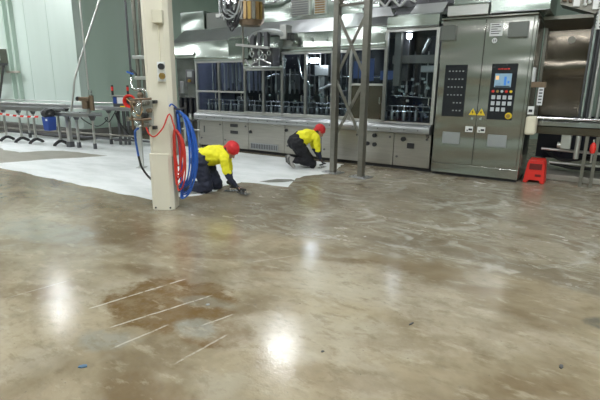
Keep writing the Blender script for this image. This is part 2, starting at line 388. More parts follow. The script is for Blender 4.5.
# seams of the insulated wall panels
tr = MB()
for k in range(8): tr.box(-10.102-1.19*k-1.0, -10.09-1.19*k-1.0, -.806, -.799, .3, CE)
struct('trim_1', tr, 'wall2')

def ragged(pts, amp, seg, z0, z1, seed=0):
    """thin slab with a noisy outline; amp per edge start point may be zero"""
    mb = MB(); out = []
    n = len(pts)
    for i in range(n):
        a, b = Vector(pts[i][:2]), Vector(pts[(i+1) % n][:2]); am = pts[i][2] if len(pts[i]) > 2 else amp
        k = max(1, int((b-a).length/seg)); nn = Vector((-(b-a).y, (b-a).x)).normalized()
        for j in range(k):
            p = a.lerp(b, j/k)
            if am: p = p + nn*am*(noise.noise(Vector((p.x*2.2, p.y*2.2, seed)))*1.2+noise.noise(Vector((p.x*9, p.y*9, seed)))*.5)
            out.append(p)
    A = [mb.bm.verts.new((p.x, p.y, z0)) for p in out]; B = [mb.bm.verts.new((p.x, p.y, z1)) for p in out]
    N = len(out); mb.bm.faces.new(A[::-1]); mb.bm.faces.new(B)
    for i in range(N): mb.bm.faces.new((A[i], A[(i+1) % N], B[(i+1) % N], B[i]))
    bmesh.ops.triangulate(mb.bm, faces=[f for f in mb.bm.faces if len(f.verts) > 4])
    return mb
coat = ragged([(-13.5, -4.40, .05), (-2.62, -4.41, .05), (-2.36, -3.93, .07), (-2.22, -3.48, .05), (-2.42, -3.13, .04), (-2.38, -2.73, .05), (-2.1, -2.66, .04),
    (-1.52, -2.60, .03), (-1.84, -1.92, .10), (-1.62, -1.42, .08), (-1.57, -1.14, .05), (-1.8, -.12, 0), (-6.3, -.12, 0), (-7.2, 0, 0), (-9.6, .5, 0), (-9.7, -.95, 0), (-13.5, -1.1, 0)], .06, .09, -.05, .004, 1)
c1 = part('floor_coating', coat, 'coat'); c1.parent = fl; c1['label'] = 'fresh white coating, its front edge ragged'
c2 = part('bare_patch', ragged([(-13.5, -4.0), (-9.5, -3.85, .1), (-7.53, -4.14, .07), (-7.18, -3.25, .1), (-6.65, -2.32, .06), (-8.15, -2.46, .15), (-8.65, -3.2, .1), (-13.5, -2.9, 0)], .1, .12, -.04, .007, 4), 'patch'); c2.parent = fl; c2['label'] = 'grey bare strip inside the white coating'
c3 = part('wet_patch', ragged([(-2.16, -2.54), (-1.98, -2.52), (-1.80, -2.35), (-1.68, -2.12), (-1.82, -2.06), (-2.04, -2.20)], .015, .07, -.03, .006, 9), 'patch2'); c3.parent = fl; c3['label'] = 'dark grey wet patch'

# ---------------------------------------------------------------- ceiling lamps
LABS = {}
def ceiling_lamp(s, t, z, L, W, label, turn=0):
    T = thing('ceiling_lamp', label, 'lamp', (s, t, z))
    T['group'] = 'high bay lamps over the hall'
    def bx(a, b): return (a, b)
    if turn: lx, ly = W/2, L/2
    else: lx, ly = L/2, W/2
    part('housing', MB().box(s-lx-.03, s+lx+.03, t-ly-.03, t+ly+.03, z+.02, z+.10), 'lamphouse', T)
    part('diffuser', MB().box(s-lx, s+lx, t-ly, t+ly, z, z+.03), 'lampglow', T)
    m = MB()
    for q in (-.8, .8):
        if turn: m.cyl((s, t+q*ly, z+.1), (s, t+q*ly, CE), .008, n=6)
        else: m.cyl((s+q*lx, t, z+.1), (s+q*lx, t, CE), .008, n=6)
    pieces('suspension_rod', m, 'steel', T)
for i, (s, t) in enumerate(((-9.9, -2.1), (-3.55, .1), (-4.5, -2.5))):
    ceiling_lamp(s, t, 4.6 if i == 0 else 5.0, (.42, .5, .42)[i], (.42, .5, .42)[i], ('small square high bay lamp near the left wall corner', 'small square high bay lamp above the filling machine', 'small square high bay lamp above the kneeling workers')[i], 1)
for i, (s, t) in enumerate(((-4.5, -6.9), (.8, -6.3), (5.6, -6.3), (-9.6, -6.5), (-15, -6), (0.8, -11), (-6, -11), (5.5, -10.5), (4.6, -2.2), (-13, -3.4), (-4, 5.5), (-15.5, -3))):  # unseen lamps added to light the hall and streak the steel
    ceiling_lamp(s, t, 5.0, 2.4, .26, 'unseen long white high bay lamp added to light the hall', 0)

# ---------------------------------------------------------------- the long filling machine
FM = thing('filling_machine', 'long stainless steel filling machine with glazed guard windows behind the kneeling workers', 'machine', (-3.2, .6, 0))
part('plinth', MB().box(-6.1, -.06, .10, 1.5, 0, .09), 'black', FM)
seams = [-6.1, -5.29, -4.47, -3.41, -2.45, -1.52, -.80, -.06]
for i, (a, b) in enumerate(zip(seams, seams[1:])):
    bp_ = part('base_panel', MB().box(a+.006, b-.006, .04, .10, .07, .73), 'panel', FM, bevel=.006)
    if i == 1:
        for z in (.42, .58): part('slot', MB().box(-5.04, -4.80, .025, .045, z, z+.075), 'black', bp_, bevel=.02)
    if i == 0: part('slot', MB().box(-5.93, -5.90, .025, .045, .40, .56), 'darksteel', bp_)
    if i == 2:
        part('knob', MB().cyl((-4.40, .04, .50), (-4.40, -.0, .50), .035), 'black', bp_)
        v = MB(); v.box(-4.40, -3.60, .02, .045, .10, .25)
        part('vent_plate', v, 'lightsteel', bp_)
        v = MB()
        for k in range(16): v.box(-4.38+k*.049, -4.36+k*.049, .012, .022, .12, .23)
        pieces('vent_slit', v, 'darksteel', bp_)
    if i == 3: part('knob', MB().cyl((-3.36, .04, .60), (-3.36, -.0, .60), .035), 'black', bp_)
    if i == 5:
        for q in ((-1.21, .63), (-1.36, .46), (-1.20, .45)): part('knob', MB().cyl((q[0], .04, q[1]), (q[0], 0, q[1]), .042), 'black', bp_)
    if i == 6:
        part('knob', MB().cyl((-.60, .04, .60), (-.60, -.01, .60), .045), 'black', bp_)
        part('socket', MB().box(-.52, -.38, .015, .045, .43, .53), 'black', bp_, bevel=.006)
    if i == 7-1:
        part('knob', MB().cyl((-.12, .04, .66), (-.12, -.02, .70), .03), 'chrome', bp_)
    if i not in (2,):
        h = MB(); h.cyl((a+.08, .035, .25), (a+.08, .02, .25), .022, n=10); h.cyl((b-.08, .035, .62), (b-.08, .02, .62), .022, n=10)
        pieces('latch', h, 'darksteel', bp_)
lp = [(-.11, .735), (-.115, .755), (-.115, .845), (-.10, .87), (-.03, .905), (.14, .905), (.14, .72), (-.08, .72)]
for a, b in ((-6.12, -4.475), (-4.47, -1.525), (-1.52, -.065)): part('ledge', MB().prism(lp, a, b), 'lightsteel', FM, smooth=True)
g = MB()
for k in range(22):
    s_ = -5.95+k*.27
    g.cyl((s_, -.112, .79), (s_, -.125, .79), .012, n=8)
pieces('bolt', g, 'darksteel', FM)
# inside
part('deck', MB().box(-6.05, -.06, .12, 1.45, .80, .93), 'darksteel', FM)
part('inner_wall', MB().box(-6.1, -.06, 1.45, 1.5, .1, 2.85), 'interior', FM)
part('inner_side', MB().box(-6.11, -6.095, .1, 1.45, .9, 2.6), 'bluepanel', FM)
part('inner_ceiling', MB().box(-6.1, -.06, .1, 1.45, 2.62, 2.68), 'interior', FM)
# windows: (s0, s1, z0, z1, mid rail height)
wins = [(-6.08, -5.33, .96, 2.12, 1.42), (-5.33, -4.52, .96, 2.12, 1.42), (-4.52, -3.98, .98, 1.93, 0), (-3.98, -3.46, .98, 1.93, 0),
        (-3.46, -2.85, .98, 2.26, 0), (-2.85, -2.20, .98, 2.26, 0), (-2.20, -1.78, .98, 2.26, 0), (-1.78, -1.04, .95, 2.30, 1.62), (-1.04, -.07, .93, 2.60, 0)]
for a, b, z0, z1, mid in wins:
    w = .028 if a < -2 else .032
    f = MB().box(a-w, a+w, -.02, .05, .90, z1+.02).box(b-w, b+w, -.02, .05, .90, z1+.02).box(a, b, -.015, .045, z0-.07, z0).box(a, b, -.015, .045, z1-.025, z1+.02)
    if mid: f.box(a, b, -.02, .04, mid-.02, mid+.02)
    fo = part('window_frame', f, 'frame', FM, bevel=.004)
    if b == -1.04:
        part('door_panel', MB().box(a+.03, b-.03, 0, .02, z0, mid-.02), 'tank', fo)
        part('pane', MB().box(a+.03, b-.03, .005, .015, mid+.02, z1-.02), 'glass', fo)
    else: part('pane', MB().box(a+.02, b-.02, .005, .015, z0, z1-.02), 'glass', fo)
    part('handle', MB().tube([(b-.07, -.02, 1.25), (b-.07, -.06, 1.26), (b-.07, -.06, 1.38), (b-.07, -.02, 1.39)], .009, smooth=1), 'chrome', fo, smooth=True)
# filling works behind the glass
random.seed(3)
for k in range(44):                                    # nozzles in a row
    s_ = -5.95+k*.133
    if -1.75 < s_ < -1.08: continue
    zt = 1.95 if -4.5 < s_ < -3.4 else 2.25
    m = MB().cyl((s_, .45, 1.62), (s_, .45, zt), .016, n=8).cyl((s_, .45, 1.48), (s_, .45, 1.62), .028, .028, n=10).cyl((s_, .45, 1.40), (s_, .45, 1.48), .012, .026, n=8)
    part('filling_nozzle', m, 'darksteel' if k % 3 else 'frame', FM, smooth=True)
for k in range(46):
    s_ = -5.98+k*.125
    m = MB().lathe([(.034, 0), (.036, .01), (.036, .15), (.014, .21), (.014, .24), (.018, .245), (.018, .265), (.0, .266)], (s_, .30, .935), 12)
    part('bottle_gripper', m, 'darksteel' if k % 2 else 'frame', FM, smooth=True)
bx = MB()
for s0, s1, z0, z1, t0 in ((-6.0, -5.85, 1.5, 2.1, .8), (-5.3, -5.0, .95, 1.3, .6), (-4.9, -4.6, 1.45, 1.75, .7), (-4.3, -4.1, .95, 1.8, .9), (-3.8, -3.5, 1.5, 1.9, .8), (-3.3, -2.95, .95, 1.35, .5), (-2.3, -2.0, .95, 1.5, .6), (-.9, -.72, 1.7, 2.6, .35)):
    bx.box(s0, s1, t0, t0+.3, z0, z1)
pieces('inner_housing', bx, 'darksteel', FM, bevel=.015)
part('inner_cover', MB().box(-6.06, -5.38, .62, .66, 1.45, 2.12), 'bluepanel', FM, bevel=.01)
part('inner_cover', MB().box(-5.28, -4.56, .62, .66, 1.45, 2.12), 'bluepanel', FM, bevel=.01)
pieces('white_bar', MB().box(-5.22, -5.18, .18, .22, 1.5, 2.08).box(-5.08, -5.04, .18, .22, 1.62, 2.08).box(-4.96, -4.92, .18, .22, 1.55, 2.08).box(-4.84, -4.80, .18, .22, 1.66, 2.08), 'lightsteel', FM)
random.seed(31)
for k in range(60):
    s_ = random.choice((random.uniform(-4.4, -1.9), random.uniform(-.98, -.15))); z_ = random.uniform(1.0, 1.75)
    if random.random() < .5: m = MB().cyl((s_, .28, z_), (s_, .22, z_), random.uniform(.012, .028), n=10)
    else: m = MB().box(s_-.03, s_+.03, .24, .30, z_-.02, z_+.025)
    part('fitting', m, 'chrome', FM)
part('inner_beam', MB().box(-1.0, -.1, .22, .34, 2.02, 2.17).box(-.93, -.80, .12, .22, 1.60, 2.58), 'rustysteel', FM, bevel=.008)
pieces('valve_block', MB().box(-2.86, -2.52, .40, .66, 1.80, 2.02).box(-2.80, -2.62, .45, .6, 1.55, 1.8).box(-.45, -.2, .3, .5, 1.86, 1.98).cyl((-2.7, .5, 1.15), (-2.7, .5, 1.55), .07).cyl((-2.72, .35, 1.5), (-2.4, .35, 1.62), .03).cyl((-.4, .2, 2.2), (-.28, .2, 2.45), .03), 'frame', FM, bevel=.01)
pieces('inner_pipe', MB().tube([(-6.0, .7, 1.72), (-4.6, .7, 1.75), (-4.0, .8, 1.85), (-2.6, .8, 1.8), (-1.2, .7, 1.78)], .03).tube([(-5.2, .5, 2.1), (-5.15, .5, 1.7), (-4.9, .55, 1.3), (-4.85, .6, .95)], .02).tube([(-2.4, .4, 2.2), (-2.35, .4, 1.5), (-2.1, .5, 1.3)], .02).tube([(-3.3, .4, 2.2), (-3.2, .4, 1.8), (-3.0, .4, 1.6), (-3.0, .4, .95)], .025), 'chrome', FM, smooth=True)
pieces('guide_rail', MB().cyl((-6, .2, 1.12), (-.1, .2, 1.12), .012).cyl((-6, .2, 1.22), (-.1, .2, 1.22), .012).cyl((-1.0, .25, 1.42), (-.1, .25, 1.38), .014), 'chrome', FM)
pieces('blue_glow_plate', MB().box(-2.02, -1.82, .6, .62, 1.75, 2.1).box(-1.72, -1.55, .6, .62, 1.7, 2.15).box(-1.4, -1.12, .6, .62, 1.72, 1.9), 'dimglow', FM)  # glowing plates added for the bluish light behind the glass
part('carton_stack', MB().box(-1.95, -1.82, .3, .6, .93, 1.3), 'cream2', FM)
for q in ((-2.72, 2.10, .10), (-.66, 2.50, .045)):
    part('inner_lamp', MB().box(q[0]-q[2], q[0]+q[2], .12, .16, q[1]-.04, q[1]+.05), 'brightglow', FM, bevel=.01)
for s0 in (-5.7, -4.9, -3.2):
    z_ = 1.95 if s0 in (-3.7,) else 2.58
    part('inner_lamp', MB().box(s0-.2, s0+.2, .42, .54, z_, z_+.03), 'fillglow', FM)  # unseen lamps added above the window tops to brighten the interior
# hood over the windows
def hood(a, b, zb, ztop, name='hood_panel', m='hood'):
    prof = [(.10, zb+.02), (.04, zb-.015), (-.02, zb), (-.05, zb+.04), (-.05, zb+.10), (0, zb+.17), (0, ztop), (.06, ztop+.02), (.12, ztop), (.12, zb+.1)]
    return part(name, MB().prism(prof, a, b), m, FM, smooth=True)
hood(-6.87, -6.105, 2.22, 2.60); hood(-6.10, -5.33, 2.14, 2.60); hood(-5.325, -4.52, 2.14, 2.60)
hood(-4.515, -3.44, 1.96, 2.62); hood(-3.435, -2.2, 2.28, 2.66); hood(-2.195, -1.05, 2.30, 2.70)
part('hood_panel', MB().prism([(0, 2.62), (-.03, 2.65), (-.02, 2.84), (.10, 2.86), (.10, 2.62)], -1.045, -.07), 'hood', FM, smooth=True)
part('hood_panel', MB().prism([(-.03, 2.62), (-.05, 2.64), (-.03, 2.66), (0, 2.64)], -1.045, -.07), 'lightsteel', FM)
part('hood_end', MB().prism([(0, 2.22), (0, 2.62), (.5, 2.92), (1.4, 2.92), (1.4, 2.2)], -6.90, -6.87), 'hood', FM)
part('hood_slope', MB().prism([(-.01, 2.61), (.42, 2.94), (.44, 2.92), (.02, 2.58)], -6.87, -4.5), 'lightsteel', FM)
part('hood_slope', MB().prism([(-.01, 2.67), (.40, 2.98), (.42, 2.96), (.02, 2.64)], -4.495, -2.2), 'lightsteel', FM)
part('hood_slope', MB().prism([(-.01, 2.72), (.38, 3.02), (.40, 3.00), (.02, 2.69)], -2.195, -1.05), 'lightsteel', FM)
part('hood_top', MB().box(-6.87, -.06, .40, 1.5, 2.88, 2.93), 'hood', FM)
sq = lambda a, b, c_, d: MB().prism([(a, 2.86), (b, 2.86), (c_, 3.02), (d, 3.02)], -.04, -.02, 'y')
part('chute_flap', sq(-1.38, -.92, -1.0, -1.34), 'lightsteel', FM)
part('chute_flap', sq(-.62, -.02, .06, -.50), 'lightsteel', FM)
m = MB()
for x_ in (350/1, ): pass
for s_, z_ in ((-3.13, 2.50), (-3.13, 2.38), (-2.7, 2.52), (-2.35, 2.52)): m.cyl((s_, 0, z_), (s_, -.03, z_), .03, n=12)
pieces('bolt', m, 'chrome', FM)
part('viewing_flap', MB().tube([(-4.95, -.03, 2.46), (-4.9, -.07, 2.62), (-4.4, -.07, 2.62), (-4.3, -.05, 2.4), (-4.42, -.03, 2.18)], .018).box(-4.95, -4.36, -.06, -.04, 2.18, 2.58), 'hood', FM, smooth=True)
# upper housing behind the hood
part('upper_housing', MB().box(-5.55, -1.55, .75, 2.2, 2.93, 4.1), 'hood', FM, bevel=.02)
part('upper_housing', MB().box(-1.5, -.14, 1.2, 2.2, 2.93, 3.9), 'darksteel', FM, bevel=.02)
part('upper_housing', MB().box(-7.2, -6.36, .62, 1.6, 2.92, 3.42), 'hood', FM, bevel=.01)
part('dark_housing', MB().box(-6.34, -5.56, .68, 1.6, 2.95, 3.36), 'coverbox', FM, bevel=.01)
for a, b, mm in ((-3.70, -3.22, 'lightsteel'), (-3.08, -2.80, 'amber')):
    vo = part('vent', MB().box(a, b, .70, .75, 3.12, 3.60), 'frame', FM)
    m = MB()
    for k in range(9): m.box(a+.02, b-.02, .675, .70, 3.14+k*.05, 3.165+k*.05, Matrix.Rotation(R(25), 4, 'X'))
    pieces('louvre', m, mm, vo)
pieces('top_duct', MB().tube([(-5.5, .6, 3.45), (-4.2, .55, 3.42), (-3.9, .6, 3.5), (-2.6, .6, 3.52)], .03).tube([(-2.6, .62, 3.35), (-2.0, .5, 3.22), (-1.5, .5, 3.2)], .02), 'chrome', FM, smooth=True)
m = MB()                                                # dark truss on top at the right
for k in range(7): m.cyl((-1.6+k*.3, .3, 3.07), (-1.45+k*.3, .3, 3.35), .016).cyl((-1.45+k*.3, .3, 3.35), (-1.3+k*.3, .3, 3.07), .016)
m.box(-1.7, .6, .26, .34, 3.33, 3.40).box(-1.7, .6, .26, .34, 3.04, 3.09)
part('top_truss', m, 'darksteel', FM)
part('white_tubing', MB().tube([(-1.5, .2, 3.1), (-1.35, .15, 3.2), (-1.2, .2, 3.08), (-1.05, .15, 3.18), (-.9, .2, 3.06), (-.75, .15, 3.16), (-.6, .2, 3.1)], .022), 'white', FM, smooth=True)
# end section at the left with the small control panel
part('end_panel', MB().box(-6.88, -6.12, .10, .16, 1.24, 2.24), 'steel', FM, bevel=.01)
part('end_body', MB().box(-6.88, -6.12, .16, 1.4, .75, 2.3), 'interior', FM)
so = part('control_box', MB().box(-6.50, -6.22, .04, .10, 1.60, 1.94), 'darksteel', FM, bevel=.01)
part('display', MB().box(-6.44, -6.28, .03, .04, 1.76, 1.90), 'greyplate', so)
part('rotary_switch', MB().cyl((-6.36, .04, 1.67), (-6.36, 0, 1.67), .04), 'brass', so)
part('end_latch', MB().box(-6.74, -6.62, .05, .10, 1.35, 1.66), 'lightsteel', FM, bevel=.01)
m = MB()
for k in range(4): m.cyl((-6.8+k*.19, .10, .84), (-6.8+k*.19, .10, 1.18), .045, .045).cyl((-6.8+k*.19, .10, 1.18), (-6.8+k*.19, .10, 1.24), .03)
m.tube([(-6.9, .1, .70), (-6.7, .02, .76), (-6.4, .05, .66), (-6.15, .05, .72)], .03)
part('valve_cylinder', m, 'black', FM, smooth=True)
m = MB()
for s_ in (-6.82, -6.55, -6.3): m.box(s_-.03, s_+.03, .2, .26, 0, .80)
m.cyl((-6.85, .15, .42), (-6.1, .15, .42), .025).cyl((-6.45, .1, .25), (-6.45, .1, .85), .05).cyl((-6.68, .1, .12), (-6.68, .1, .6), .035)
pieces('pipe_leg', m, 'frame', FM)

# ---------------------------------------------------------------- control cabinet
CB = thing('control_cabinet', 'tall two-door stainless control cabinet with a touch screen', 'cabinet', (.78, .3, 0))
part('carcass', MB().box(0, 1.50, -.02, .85, .05, 2.72), 'cabinet', CB, bevel=.008)
part('plinth', MB().box(.02, 1.48, .0, .83, 0, .05), 'black', CB)
part('base_rail', MB().box(0, 1.50, -.05, -.02, .05, .22), 'cabinet', CB, bevel=.006)
for i, (a, b) in enumerate(((0.004, .726), (.734, 1.455))):
    d = part('door', MB().box(a, b, -.055, -.02, .235, 2.70), 'cabinet', CB, bevel=.008)
    if i == 0:
        part('cover_box', MB().box(.0, .25, -.13, -.055, 2.37, 2.62), 'coverbox', d, bevel=.01)
        cp = part('indicator_panel', MB().box(.12, .50, -.07, -.055, 1.08, 1.97), 'consolepanel', d, bevel=.004)
        for r_ in range(6):
            for k in range(5):
                if (r_ > 3 and k < 2): continue
                x_ = .19+k*.058; z_ = 1.86-r_*.135
                part('indicator', MB().box(x_, x_+.026, -.078, -.07, z_-.008, z_+.012), 'greyplate', cp)
        part('grey_plate', MB().box(.17, .48, -.07, -.055, .59, .80), 'greyplate', d, bevel=.006)
        x_ = .66
    else:
        part('cover_box', MB().box(1.09, 1.39, -.13, -.055, 2.38, 2.62), 'coverbox', d, bevel=.01)
        hp = part('operator_panel', MB().box(.90, 1.30, -.075, -.055, 1.06, 1.98), 'consolepanel', d, bevel=.004)
        sc_ = part('touch_screen', MB().box(.965, 1.225, -.082, -.075, 1.60, 1.82), 'screen', hp)
        part('screen_field', MB().box(1.115, 1.15, -.085, -.082, 1.63, 1.77), 'screenblue', sc_); part('screen_field', MB().box(.98, 1.03, -.085, -.082, 1.72, 1.785), 'screenorange', sc_)
        part('screen_field', MB().box(.98, 1.21, -.085, -.082, 1.605, 1.622), 'consolepanel', sc_); part('screen_field', MB().box(1.17, 1.20, -.085, -.082, 1.66, 1.70), 'screenblue', sc_)
        part('red_lettering', MB().box(1.00, 1.04, -.079, -.075, 1.885, 1.90).box(1.05, 1.08, -.079, -.075, 1.885, 1.905).box(1.09, 1.14, -.079, -.075, 1.885, 1.90).box(1.15, 1.18, -.079, -.075, 1.885, 1.905), 'red', hp)
        rr = [(0, 'red'), (1, 'brass'), (2, 'buttonw'), (3, 'red'), (4, 'yellow')]
        for k, mm in rr: part('lamp_button', MB().cyl((.96+k*.07, -.075, 1.53), (.96+k*.07, -.095, 1.53), .022, n=10), mm, hp)
        for r_ in range(3):
            for k in range(4):
                if k == 3 and r_ == 2: continue
                x1 = .945+k*.088
                part('key', MB().box(x1, x1+.058, -.088, -.075, 1.40-r_*.10, 1.465-r_*.10), 'buttonw', hp, bevel=.003)
        es = part('emergency_stop', MB().cyl((1.245, -.075, 1.13), (1.245, -.085, 1.13), .055), 'yellow', hp)
        es['label'] = 'emergency stop on a yellow disc'
        part('mushroom_knob', MB().cyl((1.245, -.085, 1.13), (1.245, -.12, 1.13), .026, .032), 'brass', es)
        part('grey_plate', MB().box(.95, 1.26, -.07, -.055, .59, .80), 'greyplate', d, bevel=.006)
        sg = part('instruction_plate', MB().box(.80, 1.00, -.062, -.055, 2.42, 2.62), 'paper', d)
        m = MB()
        for k, L_ in enumerate((.12, .15, .10, .15, .13)): m.box(.82, .82+L_, -.065, -.062, 2.595-k*.035, 2.605-k*.035)
        part('print', m, 'consolepanel', sg)
        ro = part('round_badge', MB().cyl((.89, -.055, 2.35), (.89, -.062, 2.35), .042), 'paper', d)
        part('print', MB().box(.87, .88, -.065, -.062, 2.33, 2.37).box(.895, .91, -.065, -.062, 2.335, 2.365), 'darksteel', ro)
        x_ = .80
    tr_ = part('warning_triangle', MB().prism([(x_-.065, 1.12), (x_+.065, 1.12), (x_, 1.235)], -.062, -.055, 'y'), 'yellow', d)
    part('bolt_mark', MB().prism([(x_-.012, 1.185), (x_+.010, 1.20), (x_+.002, 1.17), (x_+.014, 1.17), (x_-.006, 1.13), (x_-.002, 1.158), (x_-.014, 1.16)], -.066, -.062, 'y'), 'black', tr_)
    lk = part('lock', MB().cyl((x_, -.055, 1.06), (x_, -.075, 1.06), .022), 'chrome', d)
    hx = .625 if i == 0 else .83
    h = part('door_latch', MB().box(hx-.065, hx+.065, -.068, -.055, .82, .92), 'white', d, bevel=.005)
    part('latch_paddle', MB().box(hx-.005, hx+.055, -.075, -.068, .85, .885).box(hx-.04, hx-.015, -.072, -.068, .84, .86), 'black', h)
part('top_lip', MB().box(-.01, 1.51, -.09, .85, 2.72, 2.75), 'cabinet', CB, bevel=.006)
part('side_panel', MB().box(1.50, 1.515, .03, .82, .25, 2.66), 'cabinet', CB, bevel=.004)
# things fixed on the cabinet side
single('document_holder', MB().box(1.515, 1.540, .03, .26, 1.64, 1.92), 'paper', 'pale plastic document pouch on the cabinet side', 'document holder', (1.525, .1, 1.64), bevel=.004)
T = thing('cable_box', 'cream moulded box hung on the cabinet side with a small white placard on top', 'box', (1.515, .0, .84))
part('casing', MB().box(1.520, 1.680, -.14, .14, .84, 1.14), 'cream2', T, bevel=.035)
part('placard', MB().box(1.530, 1.620, -.10, -.04, 1.17, 1.30), 'white', T, bevel=.004)
part('print', MB().box(1.545, 1.600, -.105, -.10, 1.21, 1.25), 'black', T)
T = thing('label_holder', 'tan bracket with a hanging white key label beside the cabinet', 'label', (1.62, .0, 1.32))
part('bracket', MB().box(1.520, 1.740, -.01, .05, 1.60, 1.69), 'copper', T, bevel=.006)
tg = part('label_strip', MB().box(1.640, 1.720, -.03, -.015, 1.32, 1.60), 'paper', T)
m = MB()
for k in range(5): m.box(1.655, 1.705, -.034, -.03, 1.35+k*.05, 1.375+k*.05)
pieces('print', m, 'darksteel', tg)
# housings above the cabinet
UB = thing('overhead_housing', 'stainless overhead housing running above the control cabinet', 'housing', (1.0, .4, 2.76))
part('lower_box', MB().box(.10, .76, -.16, .6, 2.76, 2.93), 'frame', UB, bevel=.01)
part('upper_box', MB().box(.16, .775, -.05, .9, 2.94, 3.7), 'hood', UB, bevel=.02)
part('front_panel', MB().box(.78, 1.66, -.10, .9, 2.77, 3.7), 'hood', UB, bevel=.012)
part('edge_strip', MB().box(.78, 1.66, -.11, -.10, 2.775, 2.79), 'lightsteel', UB)

# ---------------------------------------------------------------- unit to the right of the cabinet
TK = thing('process_tank', 'dark stainless process housing recessed to the right of the control cabinet', 'tank', (2.0, 1.5, 0))
part('front_shell', MB().prism([(.95, 1.10), (.95, 1.74), (.90, 1.80), (.90, 2.10), (.95, 2.16), (.95, 2.56), (1.6, 2.56), (1.6, 1.10)], 1.52, 2.22), 'tank', TK, smooth=True)
part('canopy', MB().prism([(.95, 2.56), (.55, 2.70), (.55, 2.755), (1.6, 2.755), (1.6, 2.5)], 1.52, 2.24), 'rustysteel', TK)
part('side_post', MB().box(2.22, 2.32, .86, 1.0, 1.05, 2.8), 'darksteel', TK, bevel=.006)
part('side_post', MB().box(1.53, 1.58, .84, .96, 1.10, 2.8), 'rustysteel', TK, bevel=.006)
part('lower_shell', MB().box(1.6, 3.2, 1.35, 1.6, .30, 1.10), 'interior', TK)
pieces('support_leg', MB().box(1.7, 1.78, 1.38, 1.5, 0, .35).box(3.0, 3.08, 1.38, 1.5, 0, .35), 'darksteel', TK)
m = MB().cyl((1.95, .95, 2.40), (1.95, .93, 2.40), .06, n=20)
part('round_mark', m, 'rustysteel', TK)
UR = thing('overhead_chute', 'sloping overhead chute with white fittings above the dark tank', 'chute', (2.0, .5, 2.85))
part('trough', MB().prism([(1.74, 2.92), (2.25, 2.74), (2.30, 2.80), (2.30, 3.3), (1.74, 3.3)], .45, .9, 'y'), 'rustysteel', UR)
pieces('side_plate', MB().box(1.93, 2.02, .40, .45, 2.86, 3.2).box(2.20, 2.28, .40, .45, 2.80, 3.2), 'frame', UR)
pieces('pipe_fitting', MB().cyl((1.80, .42, 2.95), (1.80, .42, 3.3), .035).cyl((1.88, .42, 2.93), (1.88, .42, 3.3), .025), 'copper', UR)
pieces('white_fitting', MB().ball((2.09, .42, 2.88), .03).ball((2.15, .42, 2.91), .03).cyl((2.09, .42, 2.88), (2.08, .42, 3.0), .018).cyl((2.15, .42, 2.91), (2.14, .42, 3.0), .018), 'white', UR, smooth=True)
# discharge conveyor
DC = thing('discharge_conveyor', 'stainless discharge conveyor on thin legs right of the red stool', 'conveyor', (2.7, .5, 0))
part('bed', MB().prism([(.20, .98), (.20, 1.05), (.26, 1.10), (.70, 1.10), (.70, .98)], 1.62, 3.6), 'steel', DC)
part('side_rail', MB().cyl((1.62, .20, 1.11), (3.6, .20, 1.11), .022), 'chrome', DC)
part('lower_guard', MB().box(1.62, 3.6, .24, .66, .84, .97), 'tank', DC, bevel=.01)
for s_ in (2.42, 2.57, 3.3):
    for t_ in (.28, .60): part('leg', MB().box(s_-.025, s_+.025, t_-.025, t_+.025, 0, .86), 'rustysteel', DC)
pieces('cross_brace', MB().cyl((1.9, .60, .32), (3.5, .60, .32), .02).cyl((1.75, .60, .55), (3.5, .60, .52), .025), 'frame', DC)
pieces('gear_housing', MB().box(2.05, 2.2, .3, .5, .60, .86).cyl((2.30, .30, .45), (2.30, .30, .84), .04).cyl((2.0, .35, .66), (2.12, .35, .66), .05), 'frame', DC, bevel=.01)
pieces('hose_run', MB().tube([(1.8, .9, .5), (2.1, .8, .35), (2.6, .85, .42), (3.2, .8, .3)], .03).tube([(1.9, 1.0, .25), (2.4, .95, .2), (3.2, 1.0, .26)], .03), 'black', DC, smooth=True)
T = thing('red_valve', 'small red valve lever hanging between the conveyor legs', 'valve', (2.52, .2, .45))
part('stem', MB().cyl((2.52, .22, .42), (2.52, .22, .80), .014), 'frame', T)
part('lever', MB().lathe([(.0, 0), (.035, .02), (.045, .08), (.04, .15), (.015, .19), (0, .2)], (2.52, .22, .56), 14), 'red', T, smooth=True)
single('floor_plinth', MB().box(1.62, 4.4, .62, 1.34, 0, .10), 'concrete', 'low pale concrete plinth under the discharge conveyor', 'plinth', (2.6, 1.0, 0), bevel=.015)
T = thing('riser_pipes', 'bundle of vertical stainless pipes with a white ribbed hose at the right edge', 'pipes', (2.45, .5, 1.1))
for s_, t_, r_, mm in ((2.28, .55, .025, 'chrome'), (2.35, .62, .03, 'darksteel'), (2.40, .50, .022, 'frame'), (2.50, .60, .03, 'frame'), (2.60, .55, .03, 'chrome')):
    part('pipe', MB().cyl((s_, t_, 1.10), (s_, t_, CE), r_), mm, T, smooth=True)
m = MB().cyl((2.31, .44, 2.50), (2.31, .44, 3.3), .018, n=10)
for k in range(16): m.cyl((2.31, .44, 2.50+k*.05), (2.31, .44, 2.525+k*.05), .032, n=10)
part('ribbed_hose', m, 'white', T)
# red step stool
T = thing('step_stool', 'red plastic step stool beside the control cabinet', 'stool', (1.740, .3, 0))
part('shell', MB().prism([(1.570, 0), (1.610, .34), (1.630, .38), (1.860, .38), (1.875, .34), (1.905, 0), (1.840, 0), (1.820, .05), (1.660, .05), (1.640, 0)], .10, .48, 'y'), 'red', T, bevel=.015)
part('tread', MB().box(1.625, 1.865, .09, .49, .375, .395), 'red', T, bevel=.008)
part('recess_shade', MB().box(1.650, 1.840, .092, .102, .24, .34), 'darkred', T)  # flat dark red plates, here and below, paint the shade of hollows
part('cutout_shade', MB().box(1.750, 1.840, .092, .102, .12, .16), 'darkred', T)

